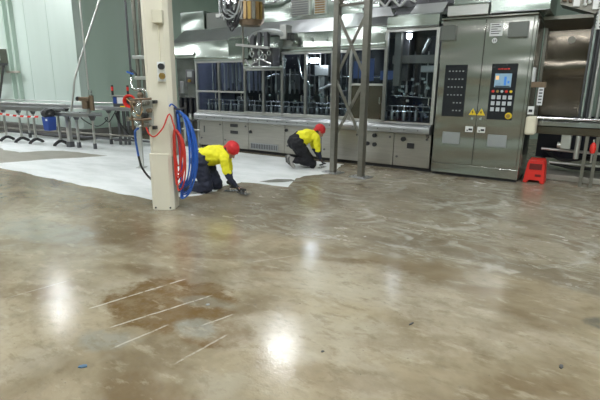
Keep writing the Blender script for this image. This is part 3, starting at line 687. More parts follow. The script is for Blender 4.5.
# ---------------------------------------------------------------- braced steel frame
FR = thing('braced_frame', 'tall steel frame of two posts with crossed bracing bolted to the floor', 'frame', (.86, 8.25, 0), 'w')
P1, P2 = Vector((.62, 8.47, 0)), Vector((1.09, 8.05, 0)); dr = (P2-P1).normalized(); an = math.atan2(dr.y, dr.x)
RZ = Matrix.Rotation(an, 4, 'Z')
for P_ in (P1, P2):
    part('post', MB().box(P_.x-.052, P_.x+.052, P_.y-.052, P_.y+.052, 0, CE, RZ), 'rustysteel', FR, bevel=.006)
    pl = part('base_plate', MB().box(P_.x-.17, P_.x+.17, P_.y-.14, P_.y+.14, 0, .018, RZ), 'lightsteel', FR, bevel=.004)
    m = MB()
    for a_ in (-.11, .11):
        for b_ in (-.08, .08):
            q = P_+RZ.to_3x3() @ Vector((a_, b_, 0)); m.cyl((q.x, q.y, .015), (q.x, q.y, .03), .012, n=6)
    pieces('anchor_bolt', m, 'darksteel', pl)
for k in range(5):
    z0, z1 = .68+k*1.1, 1.74+k*1.1
    if z1 > CE: break
    for a_, b_ in ((z0, z1), (z1, z0)):
        o_ = .03 if a_ < b_ else -.03; off = Vector((-dr.y, dr.x, 0))*o_
        A = P1+off+Vector((0, 0, a_)); B = P2+off+Vector((0, 0, b_)); d = B-A
        m = MB(); mt = Matrix.Translation((A+B)/2) @ d.to_track_quat('X', 'Z').to_matrix().to_4x4() @ Matrix.Diagonal((d.length, .012, .055, 1))
        bmesh.ops.create_cube(m.bm, size=1, matrix=mt); part('brace', m, 'rustysteel', FR)
for z_ in (2.93, 5.1):
    A = P1+Vector((0, 0, z_)); B = P2+Vector((0, 0, z_)); m = MB(); m.cyl(A, B, .025); part('crossbar', m, 'rustysteel', FR)

# ---------------------------------------------------------------- cream support column
CO = thing('support_column', 'cream painted square steel column with blue and red hoses hanging at its right', 'column', (-1.76, 5.87, 0), 'w')
def chamf(x0, x1, y0, y1, c): return [(x0+c, y0), (x1-c, y0), (x1, y0+c), (x1, y1-c), (x1-c, y1), (x0+c, y1), (x0, y1-c), (x0, y0+c)]
part('shaft', MB().prism(chamf(-1.91, -1.59, 5.72, 6.02, .05), .70, CE, 'z'), 'cream', CO)
part('sleeve', MB().prism(chamf(-1.925, -1.635, 5.70, 6.0, .045), 0, .735, 'z'), 'cream', CO, bevel=.005)
pieces('anchor_bolt', MB().cyl((-1.87, 5.70, .035), (-1.87, 5.69, .035), .012, n=8).cyl((-1.68, 5.70, .035), (-1.68, 5.69, .035), .012, n=8), 'black', CO)
part('junction_box', MB().box(-1.745, -1.625, 5.63, 5.72, 2.28, 2.43), 'cream2', CO, bevel=.01)
part('conduit', MB().cyl((-1.70, 5.71, 1.84), (-1.70, 5.71, 2.28), .011), 'cream2', CO)
pb = part('push_button_plate', MB().box(-1.735, -1.645, 5.675, 5.72, 1.62, 1.85), 'white', CO, bevel=.006)
part('black_button', MB().cyl((-1.675, 5.675, 1.795), (-1.675, 5.63, 1.795), .036, n=20), 'black', pb)
part('yellow_button', MB().cyl((-1.675, 5.675, 1.685), (-1.675, 5.63, 1.685), .038, .030, n=20).box(-1.685, -1.665, 5.61, 5.64, 1.65, 1.72), 'brass', pb)
part('hose_hook', MB().tube([(-1.60, 5.80, 1.30), (-1.52, 5.79, 1.29), (-1.45, 5.78, 1.31), (-1.44, 5.78, 1.37)], .014), 'darksteel', CO, smooth=True)
# manifold on the column
MF = thing('valve_manifold', 'tangled bronze and steel valve manifold on the left of the cream column', 'valves', (-1.92, 5.62, 1.2), 'w')
random.seed(11)
part('backplate', MB().box(-2.03, -1.82, 5.66, 5.70, 1.08, 1.40), 'frame', MF, bevel=.005)
for k, (x, z, r) in enumerate(((-2.02, 1.36, .035), (-1.95, 1.34, .028), (-1.87, 1.37, .032), (-2.0, 1.24, .04), (-1.90, 1.22, .034), (-1.84, 1.28, .026), (-1.98, 1.12, .036), (-1.88, 1.10, .03))):
    m = MB().cyl((x, 5.66, z), (x, 5.56, z), r, n=14).cyl((x, 5.56, z), (x, 5.54, z), r*.6, n=6)
    part('valve_body', m, ('copper', 'chrome', 'rustysteel', 'chrome', 'black')[k % 5], MF, bevel=.003, smooth=True)
pieces('pipe', MB().tube([(-2.08, 5.66, 1.40), (-1.95, 5.60, 1.41), (-1.80, 5.60, 1.42)], .014).tube([(-2.05, 5.6, 1.05), (-2.04, 5.58, 1.2), (-2.05, 5.6, 1.38)], .014).tube([(-1.92, 5.6, 1.04), (-1.92, 5.57, 1.2), (-1.93, 5.6, 1.40)], .012).tube([(-2.08, 5.6, 1.18), (-1.95, 5.56, 1.17), (-1.82, 5.6, 1.18)], .014), 'copper', MF, smooth=True)
part('bent_pipe', MB().tube([(-2.06, 5.70, 1.66), (-2.06, 5.68, 1.58), (-2.02, 5.66, 1.52), (-1.93, 5.66, 1.53), (-1.88, 5.66, 1.50), (-1.87, 5.66, 1.42)], .013), 'chrome', MF, smooth=True)
pieces('elbow', MB().box(-1.80, -1.76, 5.62, 5.70, 1.36, 1.40).box(-1.82, -1.78, 5.62, 5.70, 1.05, 1.09), 'black', MF)
part('orange_cable', MB().tube([(-2.10, 5.6, 1.42), (-2.03, 5.55, 1.36), (-1.99, 5.55, 1.25), (-1.94, 5.55, 1.22), (-1.90, 5.56, 1.30)], .006), 'amber', MF, smooth=True)
# hoses
def coil(cx, cz, rxs, rzs, y0, ydep, turns, r, seed, tail_in, tail_out, per=10):
    random.seed(seed); P = list(tail_in)
    for k in range(turns):
        rx = random.uniform(*rxs); rz = random.uniform(*rzs); yo = random.uniform(-.035, .035); dx = random.uniform(-.012, .012)
        for j in range(per):
            a = math.pi/2-2*math.pi*j/per
            top = cz+rzs[0]; z = top-rz+rz*math.sin(a)
            P.append((cx+dx+(rx if math.cos(a) > 0 else .025)*math.cos(a), y0-ydep*math.cos(a)+yo, z))
    return MB().tube(P+list(tail_out), r, n=8, smooth=4)
single('blue_air_hose', coil(-1.555, .80, (.14, .26), (.47, .575), 5.83, .10, 12, .0095, 5, [(-1.60, 5.64, 1.33), (-1.57, 5.65, 1.355)], [(-1.52, 5.7, 1.2), (-1.50, 5.72, .9)]), 'bluehose',
    'coiled blue hose hanging in long loops beside the cream column', 'hose', (-1.47, 5.8, .25), 'w', smooth=True)
single('red_air_hose', coil(-1.565, .84, (.05, .155), (.20, .44), 5.70, .02, 7, .009, 9, [(-1.88, 5.56, 1.10), (-1.84, 5.55, 1.00), (-1.78, 5.58, .97), (-1.68, 5.6, 1.08), (-1.60, 5.62, 1.24)], [(-1.55, 5.62, 1.1), (-1.56, 5.65, .8)]), 'redhose',
    'coiled red hose looped in front of the blue one beside the column', 'hose', (-1.53, 5.68, .3), 'w', smooth=True)
T = thing('drop_hose', 'blue and black hose dropping from the valves behind the cream column', 'hose', (-2.2, 5.9, .4), 'w')
part('blue_length', MB().tube([(-2.03, 5.72, 1.05), (-2.10, 5.80, 1.0), (-2.12, 5.86, .85), (-2.11, 5.88, .68)], .014), 'bluehose', T, smooth=True)
part('black_length', MB().tube([(-2.11, 5.88, .68), (-2.09, 5.92, .52), (-2.02, 6.0, .36), (-1.94, 6.08, .28), (-1.80, 6.10, .24)], .014), 'black', T, smooth=True)

# ---------------------------------------------------------------- pipe stand with the red reel behind the column
PS = thing('pipe_stand', 'tall bundle of steel pipes rising from the white floor behind the column', 'pipes', (-3.09, 8.75, 0), 'w')
part('leg', MB().box(-3.135, -3.055, 8.72, 8.80, 0, .95), 'frame', PS, bevel=.006)
part('foot_plate', MB().box(-3.18, -3.01, 8.67, 8.85, 0, .015), 'frame', PS)
part('pipe', MB().cyl((-3.03, 8.76, .9), (-3.03, 8.76, CE), .036), 'rustysteel', PS, smooth=True)
part('pipe', MB().cyl((-2.94, 8.80, .9), (-2.94, 8.80, CE), .026), 'rustysteel', PS, smooth=True)
part('pipe', MB().tube([(-3.16, 8.74, CE), (-3.16, 8.74, 1.95), (-3.15, 8.74, 1.86), (-3.05, 8.72, 1.74)], .020, smooth=3), 'darksteel', PS, smooth=True)
part('clamp', MB().box(-3.1, -2.70, 8.70, 8.73, 2.03, 2.09), 'frame', PS, bevel=.004)
part('clamp', MB().box(-3.09, -2.88, 8.70, 8.73, 1.66, 1.72), 'frame', PS, bevel=.004)
part('blue_tap', MB().cyl((-3.22, 8.70, 1.80), (-3.10, 8.70, 1.76), .018), 'bluehose', PS)
part('crosspiece', MB().box(-3.30, -2.80, 8.70, 8.78, .90, .98), 'rustysteel', PS, bevel=.005)
part('valve_body', MB().cyl((-3.03, 8.66, 1.05), (-3.03, 8.66, 1.30), .06).cyl((-2.93, 8.66, 1.0), (-2.93, 8.66, 1.18), .05).ball((-2.98, 8.64, 1.38), .06), 'copper', PS, smooth=True)
part('regulator', MB().cyl((-2.88, 8.62, .86), (-2.88, 8.62, 1.02), .055).cyl((-3.0, 8.62, .82), (-3.0, 8.62, .95), .045), 'chrome', PS, smooth=True)
T = thing('red_hose_reel', 'small red hose reel wound round a black hub left of the column', 'hose reel', (-3.17, 8.64, 1.27), 'w')
for k in range(3):
    P = [(-3.17+(.085+.012*k)*math.cos(a*math.pi/6), 8.62-.02*k, 1.275+(.085+.012*k)*math.sin(a*math.pi/6)) for a in range(12)]
    part('winding', MB().tube(P, .017, n=8, smooth=2, closed=True), 'red', T, smooth=True)
part('hub', MB().cyl((-3.17, 8.70, 1.275), (-3.17, 8.57, 1.275), .05), 'black', T, bevel=.004)
# ---------------------------------------------------------------- control console on its stand
K = thing('control_console', 'small control console with two red-topped beacons by the conveyor end', 'console', (-4.7, 12.15, 0), 'w')
part('casing', MB().box(-4.88, -4.52, 12.05, 12.25, .90, 1.26), 'darksteel', K, bevel=.01)
part('top_shelf', MB().box(-4.92, -4.48, 12.0, 12.28, 1.26, 1.29), 'frame', K)
part('display', MB().box(-4.76, -4.58, 12.03, 12.05, 1.08, 1.24), 'paper', K, bevel=.004)
part('blue_edge', MB().box(-4.86, -4.78, 12.03, 12.05, 1.08, 1.24), 'bluebin', K)
part('yellow_label', MB().box(-4.70, -4.57, 12.03, 12.05, .93, 1.02), 'yellow', K)
for x in (-4.89, -4.49):
    bcn = part('beacon_post', MB().cyl((x, 12.1, 1.28), (x, 12.1, 1.40), .028), 'black', K)
    part('beacon_light', MB().lathe([(.03, 0), (.032, .08), (.02, .11), (0, .115)], (x, 12.1, 1.40), 12), 'red', bcn, smooth=True)
    part('beacon_cap', MB().cyl((x, 12.1, 1.50), (x, 12.1, 1.54), .03), 'black', bcn)
for x in (-4.80, -4.66, -4.56): part('leg', MB().box(x-.03, x+.03, 12.1, 12.16, 0, .9), 'darksteel', K)
part('bracing', MB().cyl((-4.95, 12.1, .12), (-4.4, 12.1, .12), .025), 'darksteel', K)
single('trailing_cable', MB().tube([(-5.55, 11.6, .88), (-5.50, 11.6, .70), (-5.2, 11.7, .52), (-4.98, 11.8, .66), (-4.96, 11.8, .74), (-5.02, 11.8, .70), (-4.95, 11.85, .62), (-4.85, 11.95, .80), (-4.80, 12.0, .92)], .013), 'black',
    'black cable sagging from the conveyor to the control console', 'cable', (-5.1, 11.8, .6), 'w', smooth=True)
single('thick_cable', MB().tube([(-4.82, 12.0, .85), (-4.74, 12.0, .60), (-4.60, 12.02, .38), (-4.46, 12.02, .22), (-4.3, 12.02, .15)], .026), 'black',
    'thick black cable falling from the control console to the floor', 'cable', (-4.6, 12.0, .15), 'w', smooth=True)

# ---------------------------------------------------------------- conveyors along the left wall
CA = -R(23.2)
def cv(x, y, z=0): return Vector((-5.2+x*math.cos(CA)-y*math.sin(CA), 11.27+x*math.sin(CA)+y*math.cos(CA), z))
def arch_foot(x, y0, y1):
    y0 *= .62; y1 *= .62
    return MB().tube([(x, y0, .025), (x, y0+.02, .07), (x, y0*.65+y1*.35, .125), (x, (y0+y1)/2, .135), (x, y0*.35+y1*.65, .125), (x, y1-.02, .07), (x, y1, .04)], .040, n=8, smooth=3)
def conveyor(name, label, base, x0, x1, y0, y1, z, legs, feet=True, mat_='lightsteel'):
    T = thing(name, label, 'conveyor', cv(*base), 'l', rz=CA)
    bx_ = base[0]; by_ = base[1]
    part('belt', MB().box(x0, x1, y0+.03, y1-.03, z-.03, z+.0), 'greyplate', T)
    for y in (y0, y1): part('side_rail', MB().box(x0, x1, y-.012, y+.012, z-.075, z+.02), mat_, T, bevel=.004)
    part('guide_rail', MB().cyl((x0, y1+.03, z+.10), (x1, y1+.03, z+.10), .014), 'frame', T)
    for x, w_ in legs:
        l = part('leg', MB().box(x-w_, x+w_, (y0+y1)/2-w_, (y0+y1)/2+w_, .14, z-.05), 'frame', T)
        part('bracket', MB().prism([(x-.10, z-.05), (x+.10, z-.05), (x+w_+.01, z-.16), (x-w_-.01, z-.16)], (y0+y1)/2-.03, (y0+y1)/2+.03, 'y'), 'darksteel', l)
        if feet: part('foot', arch_foot(x, y0-.16, y1+.16), 'black', l, smooth=True)
        else: part('foot', MB().box(x-w_*1.5, x+w_*1.5, (y0+y1)/2-w_*1.5, (y0+y1)/2+w_*1.5, 0, .14), 'darksteel', l)
    return T
T = conveyor('belt_conveyor', 'narrow steel belt conveyor on black arched feet running along the left wall', (0, 0), -8, -.95, -.14, .14, .95, [(-7.0, .022), (-6.2, .022), (-5.4, .022), (-4.6, .022), (-3.9, .022), (-3.1, .022), (-2.5, .022), (-1.95, .022), (-1.05, .022)])
T = conveyor('transfer_table', 'short flat steel transfer table carrying the sensor head', (0, 0), -.92, .22, -.20, .22, .86, [(-.72, .045), (-.42, .024), (.12, .020)], feet=False)
T = conveyor('rear_conveyor', 'long low steel conveyor against the left wall behind the transfer table', (0, 0), -6.5, 1.0, .75, 1.05, .98, [(-5, .02), (-3.4, .02), (-1.8, .02), (-.25, .02), (.75, .02)], feet=False)
part('lower_tube', MB().cyl((-6.5, .7, .28), (1.0, .7, .28), .022), 'rustysteel', T); part('lower_tube', MB().cyl((-6.5, 1.05, .12), (1.0, 1.05, .12), .03), 'darksteel', T)
# bin hung on the conveyor
b0 = cv(-.93, -.36, .44)
T = thing('blue_bin', 'blue plastic bin with a black bag hung on the narrow conveyor', 'bin', b0, 'l', rz=CA)
part('tub', MB().prism([(-.09, 0), (.09, 0), (.13, .34), (-.13, .34)], -.10, .12, 'y'), 'bluebin', T, bevel=.02)
m = MB(); bmesh.ops.create_icosphere(m.bm, subdivisions=4, radius=1)
for v in m.bm.verts:
    d = noise.noise(v.co*2.3)*.28+noise.noise(v.co*6)*.12
    v.co = Vector((v.co.x*(.16+d*.12), v.co.y*(.16+d*.1), .42+v.co.z*(.12+d*.05)))
part('bag', m, 'bag', T, smooth=True)
part('maker_label', MB().box(.02, .08, -.108, -.102, .24, .29), 'paper', T)
# barrier tape
m = MB(); A, B = cv(-9, -.22, .80), cv(-1.85, -.22, .80)
N = 44
tp = thing('barrier_tape', 'red and white barrier tape stretched along the conveyor legs', 'tape', cv(-4, -.2, .78), 'l', rz=CA)
x = -8.0-(-4); x = -4.0
for mm, ph in (('white', 0), ('red', 1)):
    m = MB()
    for k in range(24):
        a = -4.0+(k*2+ph)*.135
        if a+.135 > 2.5: break
        def zz(q): return .0-.05*math.sin((q+4)*1.3)
        m.prism([(a, zz(a)-.02), (a+.135, zz(a+.135)-.02), (a+.175, zz(a+.175)+.03), (a+.04, zz(a+.04)+.03)], -.002, .002, 'y')
    part('white_stripes' if ph == 0 else 'red_stripes', m, mm, tp)
# sensor head on the transfer table
sp = cv(.04, .0, .86)
T = thing('sensor_head', 'bronze sensor head on a thin ceiling pole above the transfer table', 'sensor', sp, 'l', rz=CA)
part('bracket', MB().box(-.03, .03, -.03, .03, 0, .12), 'frame', T)
part('body', MB().box(-.22, .10, -.08, .08, .30, .40).cyl((-.08, 0, .12), (-.08, 0, .32), .09).cyl((.12, 0, .08), (.12, 0, .44), .055), 'copper', T, bevel=.012, smooth=True)
part('lens', MB().cyl((-.24, -.02, .35), (-.32, -.02, .35), .055), 'black', T)
part('cap', MB().cyl((.10, 0, .44), (.10, 0, .56), .045), 'chrome', T)
part('pole', MB().cyl((.06, 0, .40), (.06, 0, CE-.86), .022), 'frame', T, smooth=True)
d0 = cv(-.95, -.2, 0)
single('slanting_pipe', MB().tube([(-5.62, 11.30, .90), (-5.54, 11.33, 1.3), (-5.40, 11.38, 1.9), (-4.78, 11.6, 3.55), (-4.10, 11.8, 5.3), (-3.78, 11.9, CE-.03)], .024), 'frame',
    'slanting steel pipe crossing in front of the left wall corner', 'pipe', (-5.62, 11.30, .90), 'w', smooth=True)
# things on the wall at the far left
T = thing('wall_bracket', 'dark steel bracket with strut and white pipe on the far left wall', 'bracket', (-13.6, -.85, 2.0))
part('arm', MB().box(-14.6, -13.0, -1.2, -1.12, 2.08, 2.15), 'darksteel', T)
part('strut', MB().cyl((-13.2, -1.15, 2.08), (-14.5, -.85, .9), .035), 'darksteel', T)
part('tan_bar', MB().box(-13.4, -12.65, -1.0, -.94, 1.86, 1.93), 'concrete', T)
part('white_pipe', MB().cyl((-13.55, -1.1, 2.25), (-13.72, -1.1, 4.4), .05), 'white', T, smooth=True)
part('riser', MB().box(-13.35, -13.28, -.92, -.80, 1.0, CE), 'wall2', T); part('riser', MB().box(-12.95, -12.90, -.92, -.80, 1.0, CE), 'wall2', T)
part('grey_box', MB().box(-14.6, -13.62, -1.2, -.8, 2.15, 2.6), 'rustysteel', T)

# ---------------------------------------------------------------- overhead feeder hanging over the machine
FD = thing('overhead_feeder', 'hanging feeder drum with amber ribs, cables and chrome fittings above the machine', 'feeder', (-3.95, -.5, 2.0))
part('drum', MB().lathe([(.0, 2.78), (.20, 2.79), (.27, 2.86), (.29, 2.95), (.29, 3.22), (.24, 3.26), (0, 3.26)], (-3.92, -.5, 0), 16), 'copper', FD, smooth=True)
for k in range(8):
    a = math.pi*1.30+k*.30
    part('amber_rib', MB().box(-3.92+.292*math.cos(a)-.012, -3.92+.292*math.cos(a)+.012, -.5+.292*math.sin(a)-.032, -.5+.292*math.sin(a)+.032, 2.90, 3.24, Matrix.Rotation(a, 4, 'Z')), ('amber', 'brass', 'rustysteel')[k % 3], FD)
part('drum_lid', MB().cyl((-3.92, -.5, 3.25), (-3.92, -.5, 3.32), .30, n=8), 'lightsteel', FD)
part('hanger', MB().cyl((-4.05, -.5, 3.3), (-4.05, -.5, CE), .03).cyl((-3.8, -.5, 3.3), (-3.8, -.5, CE), .03), 'frame', FD)
random.seed(21)
for k in range(20):
    a = (-4.75+random.random()*.4, -.5+random.uniform(-.1, .1), 3.0+random.random()*.45)
    b = (-4.15+random.random()*.2, -.78+random.uniform(-.04, .04), 2.75+random.random()*.3)
    c = ((a[0]+b[0])/2+random.uniform(-.1, .1), -.75, min(a[2], b[2])-random.uniform(-.12, .05))
    part('cable', MB().tube([a, c, b, (b[0]+.12, -.78, b[2]+.3)], .016, n=6, smooth=5), 'black' if k % 3 else 'greyplate', FD, smooth=True)
part('manifold_bar', MB().box(-4.85, -4.25, -.56, -.48, 3.02, 3.09), 'frame', FD)
part('manifold_bar', MB().box(-4.6, -4.2, -.60, -.5, 3.25, 3.33), 'chrome', FD)
pieces('riser', MB().cyl((-4.78, -.5, 3.0), (-4.78, -.5, CE), .025).cyl((-4.62, -.52, 2.95), (-4.62, -.52, CE), .03).cyl((-4.5, -.5, 2.9), (-4.5, -.5, CE), .02), 'lightsteel', FD, smooth=True)
part('arc_hose', MB().tube([(-4.0, -.45, 2.50), (-3.9, -.45, 2.62), (-3.65, -.42, 2.69), (-3.35, -.38, 2.66), (-3.2, -.3, 2.60)], .055), 'greyplate', FD, smooth=True)
part('side_box', MB().box(-3.28, -3.12, -.35, -.12, 2.52, 2.80), 'frame', FD, bevel=.01)
part('dark_clamp', MB().box(-3.14, -3.06, -.30, -.14, 2.50, 2.64), 'black', FD)
part('drop_pole', MB().cyl((-4.14, -.5, 2.02), (-4.14, -.5, 2.85), .022), 'rustysteel', FD)
part('yoke', MB().box(-4.3, -3.45, -.56, -.46, 2.36, 2.41, Matrix.Rotation(R(6), 4, 'Y')), 'frame', FD)
part('column', MB().box(-3.95, -3.85, -.5, -.4, 2.35, 2.62).box(-3.6, -3.5, -.48, -.38, 2.3, 2.66).box(-3.75, -3.68, -.5, -.42, 2.36, 2.66), 'darksteel', FD)
for x, z, r_ in ((-3.90, 2.23, .05), (-3.68, 2.24, .055), (-3.56, 2.16, .045), (-3.80, 2.10, .04), (-3.45, 2.24, .04)):
    part('ring_fitting', MB().tube([(x+r_*math.cos(q*math.pi/5), -.50, z+r_*math.sin(q*math.pi/5)) for q in range(10)], .016, n=6, smooth=2, closed=True), 'chrome', FD, smooth=True)
pieces('linkage', MB().cyl((-3.98, -.46, 2.00), (-3.72, -.46, 2.14), .02).cyl((-3.42, -.46, 2.02), (-3.72, -.46, 2.14), .02).cyl((-3.74, -.45, 1.95), (-3.74, -.45, 2.36), .02).cyl((-3.98, -.46, 1.97), (-3.44, -.46, 1.97), .022), 'chrome', FD, smooth=True)
part('back_block', MB().box(-4.0, -3.45, -.36, -.10, 1.98, 2.36), 'darksteel', FD, bevel=.01)
part('side_arm', MB().tube([(-4.1, -.48, 2.12), (-4.02, -.46, 2.0), (-3.98, -.4, 1.93)], .02), 'lightsteel', FD, smooth=True)

# ---------------------------------------------------------------- debris on the floor
def debris(x, y, L_, W_, rz, label, m='debris', name='floor_debris'):
    mb = MB(); pts = [(-L_/2, -W_*.2), (-L_*.1, -W_/2), (L_/2, -W_*.3), (L_*.4, W_*.4), (0, W_/2), (-L_*.4, W_*.3)]
    mb.prism(pts, 0, .006, 'z'); bmesh.ops.rotate(mb.bm, verts=mb.bm.verts, cent=(0, 0, 0), matrix=Matrix.Rotation(rz, 3, 'Z')); bmesh.ops.translate(mb.bm, verts=mb.bm.verts, vec=(x, y, 0))
    single(name, mb, m, label, 'debris', (x, y, 0), 'w')
debris(1.555, 2.37, .045, .022, .9, 'small black chip on the bare floor at the lower right', name='paint_chip')
debris(-1.25, 2.32, .05, .03, .2, 'small blue scrap on the floor at the lower left', 'bluescrap', name='blue_scrap')
debris(.78, 2.85, .05, .012, .7, 'thin dark splinter on the floor in front of the braced frame', name='dark_splinter')
debris(-.68, 3.10, .03, .02, .2, 'tiny grey pebble in the brown stain', 'greyplate', name='grey_pebble')
debris(.15, 2.5, .022, .014, .5, 'tiny dark crumb on the floor near the bottom centre', name='dark_crumb')

# ---------------------------------------------------------------- people
def capsule(bm, p, q, r0, r1, seg=16):
    t = bmesh.new()
    for c, r in ((p, r0), (q, r1)):
        bmesh.ops.create_icosphere(t, subdivisions=3, radius=r, matrix=Matrix.Translation(c))
    res = bmesh.ops.convex_hull(t, input=t.verts)
    junk = [g for g in res['geom_interior'] if isinstance(g, bmesh.types.BMVert)]
    bmesh.ops.delete(t, geom=junk, context='VERTS')
    me = bpy.data.meshes.new('t'); t.to_mesh(me); t.free(); bm.from_mesh(me); bpy.data.meshes.remove(me)
def blob(bm, c, r, sc, rot=None):
    bmesh.ops.create_icosphere(bm, subdivisions=3, radius=1, matrix=Matrix.Translation(c) @ (rot or Matrix.Identity(4)) @ Matrix.Diagonal((r*sc[0], r*sc[1], r*sc[2], 1)))
def fused(name, build, m, parent, voxel=.012, sm=4, wrinkle=0, wsc=9, label=None):
    """many overlapping limbs fused into one continuous skin"""
    bm = bmesh.new(); build(bm); me = bpy.data.meshes.new(name); bm.to_mesh(me); bm.free()
    o = bpy.data.objects.new(name, me); C.objects.link(o)
    rm = o.modifiers.new('r', 'REMESH'); rm.mode = 'VOXEL'; rm.voxel_size = voxel
    s_ = o.modifiers.new('s', 'SMOOTH'); s_.iterations = sm; s_.factor = .5
    dg = bpy.context.evaluated_depsgraph_get(); me2 = bpy.data.meshes.new_from_object(o.evaluated_get(dg))
    o.modifiers.clear(); o.data = me2; bpy.data.meshes.remove(me); me2.name = name
    if wrinkle:
        nn = [v.normal.copy() for v in me2.vertices]
        for v, n_ in zip(me2.vertices, nn):
            f = noise.noise(Vector((v.co.x*wsc, v.co.y*wsc*.8, v.co.z*wsc*1.6)))+.5*noise.noise(v.co*wsc*2.3)
            v.co += n_*wrinkle*f
    me2.materials.clear(); me2.materials.append(M[m])
    for p in me2.polygons: p.use_smooth = True
    o.parent = parent
    if label: o['label'] = label
    return o
V = Vector
def hand(bm, wrist, dirv, palm_n, curl, side, k=1.0, rad=.0095):
    """palm, four bent fingers of unequal length and a thumb leaving the side of the palm"""
    d = V(dirv).normalized(); n = V(palm_n); n = (n-d*n.dot(d)).normalized(); s_ = d.cross(n)*side
    w_ = V(wrist)
    for o_ in (-.026, -.009, .009, .026): capsule(bm, w_+s_*o_*.6, w_+d*.085*k+s_*o_, .016, .013)
    for i, (o_, L_) in enumerate(((-.03, .070), (-.010, .080), (.010, .075), (.030, .060))):
        p = w_+d*.088*k+s_*o_; dd = d.copy()
        for j, fr in enumerate((.45, .32, .23)):
            a = curl*(j+.6); dd = (d*math.cos(a)+n*math.sin(a)); q = p+dd*L_*fr*k
            capsule(bm, p, q, rad*(1-.08*j), rad*(.92-.08*j)); p = q
    p = w_+d*.025-s_*.024; q = p+(d*.6-s_*.6+n*.45).normalized()*.038; e_ = q+(d*.75+n*.75).normalized()*.032
    capsule(bm, p, q, .014, .011); capsule(bm, q, e_, .011, .009)
def person(base, rz, label, K, cap_label, trousers, boots_dirs):
    T = thing('person', label, 'person', base, 'l', rz=rz)
    f = K['face'].normalized(); u = K['crown'].normalized(); u = (u-f*u.dot(f)).normalized(); sd = f.cross(u)
    hc = K['head']; HR = Matrix((f, -sd, u)).transposed().to_4x4()   # x forward, y to the left, z crown
    def H(x, y, z): return hc+f*x-sd*y+u*z
    L = K['limbs']
    def body(bm):
        blob(bm, hc+u*.015, .1, (.98, .77, 1.06), HR); blob(bm, H(.03, 0, -.055), .07, (1, .82, .85), HR)
        capsule(bm, H(.088, 0, .0), H(.112, 0, -.035), .011, .015); capsule(bm, H(.07, 0, -.095), H(.085, 0, -.098), .018, .014)
        for s_ in (-1, 1):
            blob(bm, H(-.005, .078*s_, -.01), .03, (.6, .35, 1), HR)
            capsule(bm, H(.082, .018*s_, .03), H(.070, .052*s_, .032), .012, .010)
            capsule(bm, H(.075, .02*s_, -.062), H(.083, 0, -.062), .009, .011)
        capsule(bm, K['neck'], hc-u*.05-f*.02, .058, .052)
        sp = K['spine']
        for (p, r0), (q, r1) in zip(sp, sp[1:]): capsule(bm, p, q, r0*.85, r1*.85)
        capsule(bm, K['neck'], sp[-1][0], .06, sp[-1][1]*.7)
        for lm in L['arms']:
            capsule(bm, sp[-1][0], lm[0], .07, .055); capsule(bm, lm[0], lm[1], .046, .036); capsule(bm, lm[1], lm[2], .038, .025)
            hand(bm, lm[2], lm[3], lm[4], lm[5], lm[6], rad=.0085)
        for lg in L['legs']:
            capsule(bm, sp[0][0], lg[0], .10, .085); capsule(bm, lg[0], lg[1], .08, .055); capsule(bm, lg[1], lg[2], .052, .035); capsule(bm, lg[2], lg[3], .035, .03)
    fused('body', body, 'skin', T, .0075, 3)
    for s_ in (-1, 1):
        e_ = part('eye', MB().ball(H(.079, .031*s_, .012), .0125, n=12), 'white', T, smooth=True, raw=True)
        part('iris', MB().ball(H(.090, .031*s_, .012), .005, n=8), 'black', e_, raw=True)
        part('eyebrow', MB().cyl(H(.088, .018*s_, .036), H(.078, .050*s_, .036), .005, n=8), 'hair', T, raw=True)
    part('lips', MB().cyl(H(.089, -.018, -.062), H(.089, .018, -.062), .006, n=8), 'darkred', T, raw=True)
    def hair(bm):
        blob(bm, H(-.02, 0, .012), .1, (.90, .80, 1.02), HR); blob(bm, H(-.045, 0, -.04), .07, (.8, 1.0, .7), HR)
    fused('hair', hair, 'hair', T, .008, 2)
    def capm(bm):
        blob(bm, H(-.008, 0, .042), .112, (1.02, .86, .92), HR)
        capsule(bm, H(-.08, -.035, -.03), H(-.08, .035, -.03), .030, .030)
        for k in range(-3, 4): capsule(bm, H(.085-.004*abs(k), .018*k, .060), H(.118-.010*abs(k), .018*k, .048), .010, .007)
    fused('cap', capm, 'cap', T, .008, 2, .004, 30, cap_label)
    def jacket(bm):
        sp = K['spine'][1:]
        for (p, r0), (q, r1) in zip(sp, sp[1:]): capsule(bm, p, q, r0, r1)
        capsule(bm, sp[-1][0], K['neck'], sp[-1][1]*.8, .068)
        for lm in L['arms']:
            capsule(bm, sp[-1][0], lm[0], .095, .075); capsule(bm, lm[0], lm[0].lerp(lm[1], K['sleeve']), .073, .062)
    fused('jacket', jacket, 'hiviz', T, .011, 2, .018, 12, 'bright yellow work shirt')
    def sleeve(i):
        lm = L['arms'][i]
        def b_(bm): capsule(bm, lm[0].lerp(lm[1], K['sleeve']-.12), lm[1], .050, .046); capsule(bm, lm[1], lm[2].lerp(lm[1], .1), .047, .034)
        return b_
    for i in range(2): fused('undersleeve', sleeve(i), 'navy', T, .009, 2, .006, 16)
    def glove(i):
        lm = L['arms'][i]
        def b_(bm): hand(bm, lm[2], lm[3], lm[4], lm[5], lm[6], rad=.0115); capsule(bm, lm[2]-V(lm[3]).normalized()*.05, lm[2]+V(lm[3]).normalized()*.02, .036, .027)
        return b_
    for i in range(2): fused('glove', glove(i), 'black', T, .0045, 1)
    def trs(bm):
        sp = K['spine']
        capsule(bm, sp[0][0], sp[1][0].lerp(sp[0][0], .35), sp[0][1]*1.0, sp[1][1]*.98)
        for lg in L['legs']:
            capsule(bm, sp[0][0], lg[0], .14, .135); capsule(bm, lg[0], lg[1], .130, .092); capsule(bm, lg[1], lg[2].lerp(lg[1], .12), .078, .058)
    fused('trousers', trs, trousers, T, .012, 2, .020, 11)
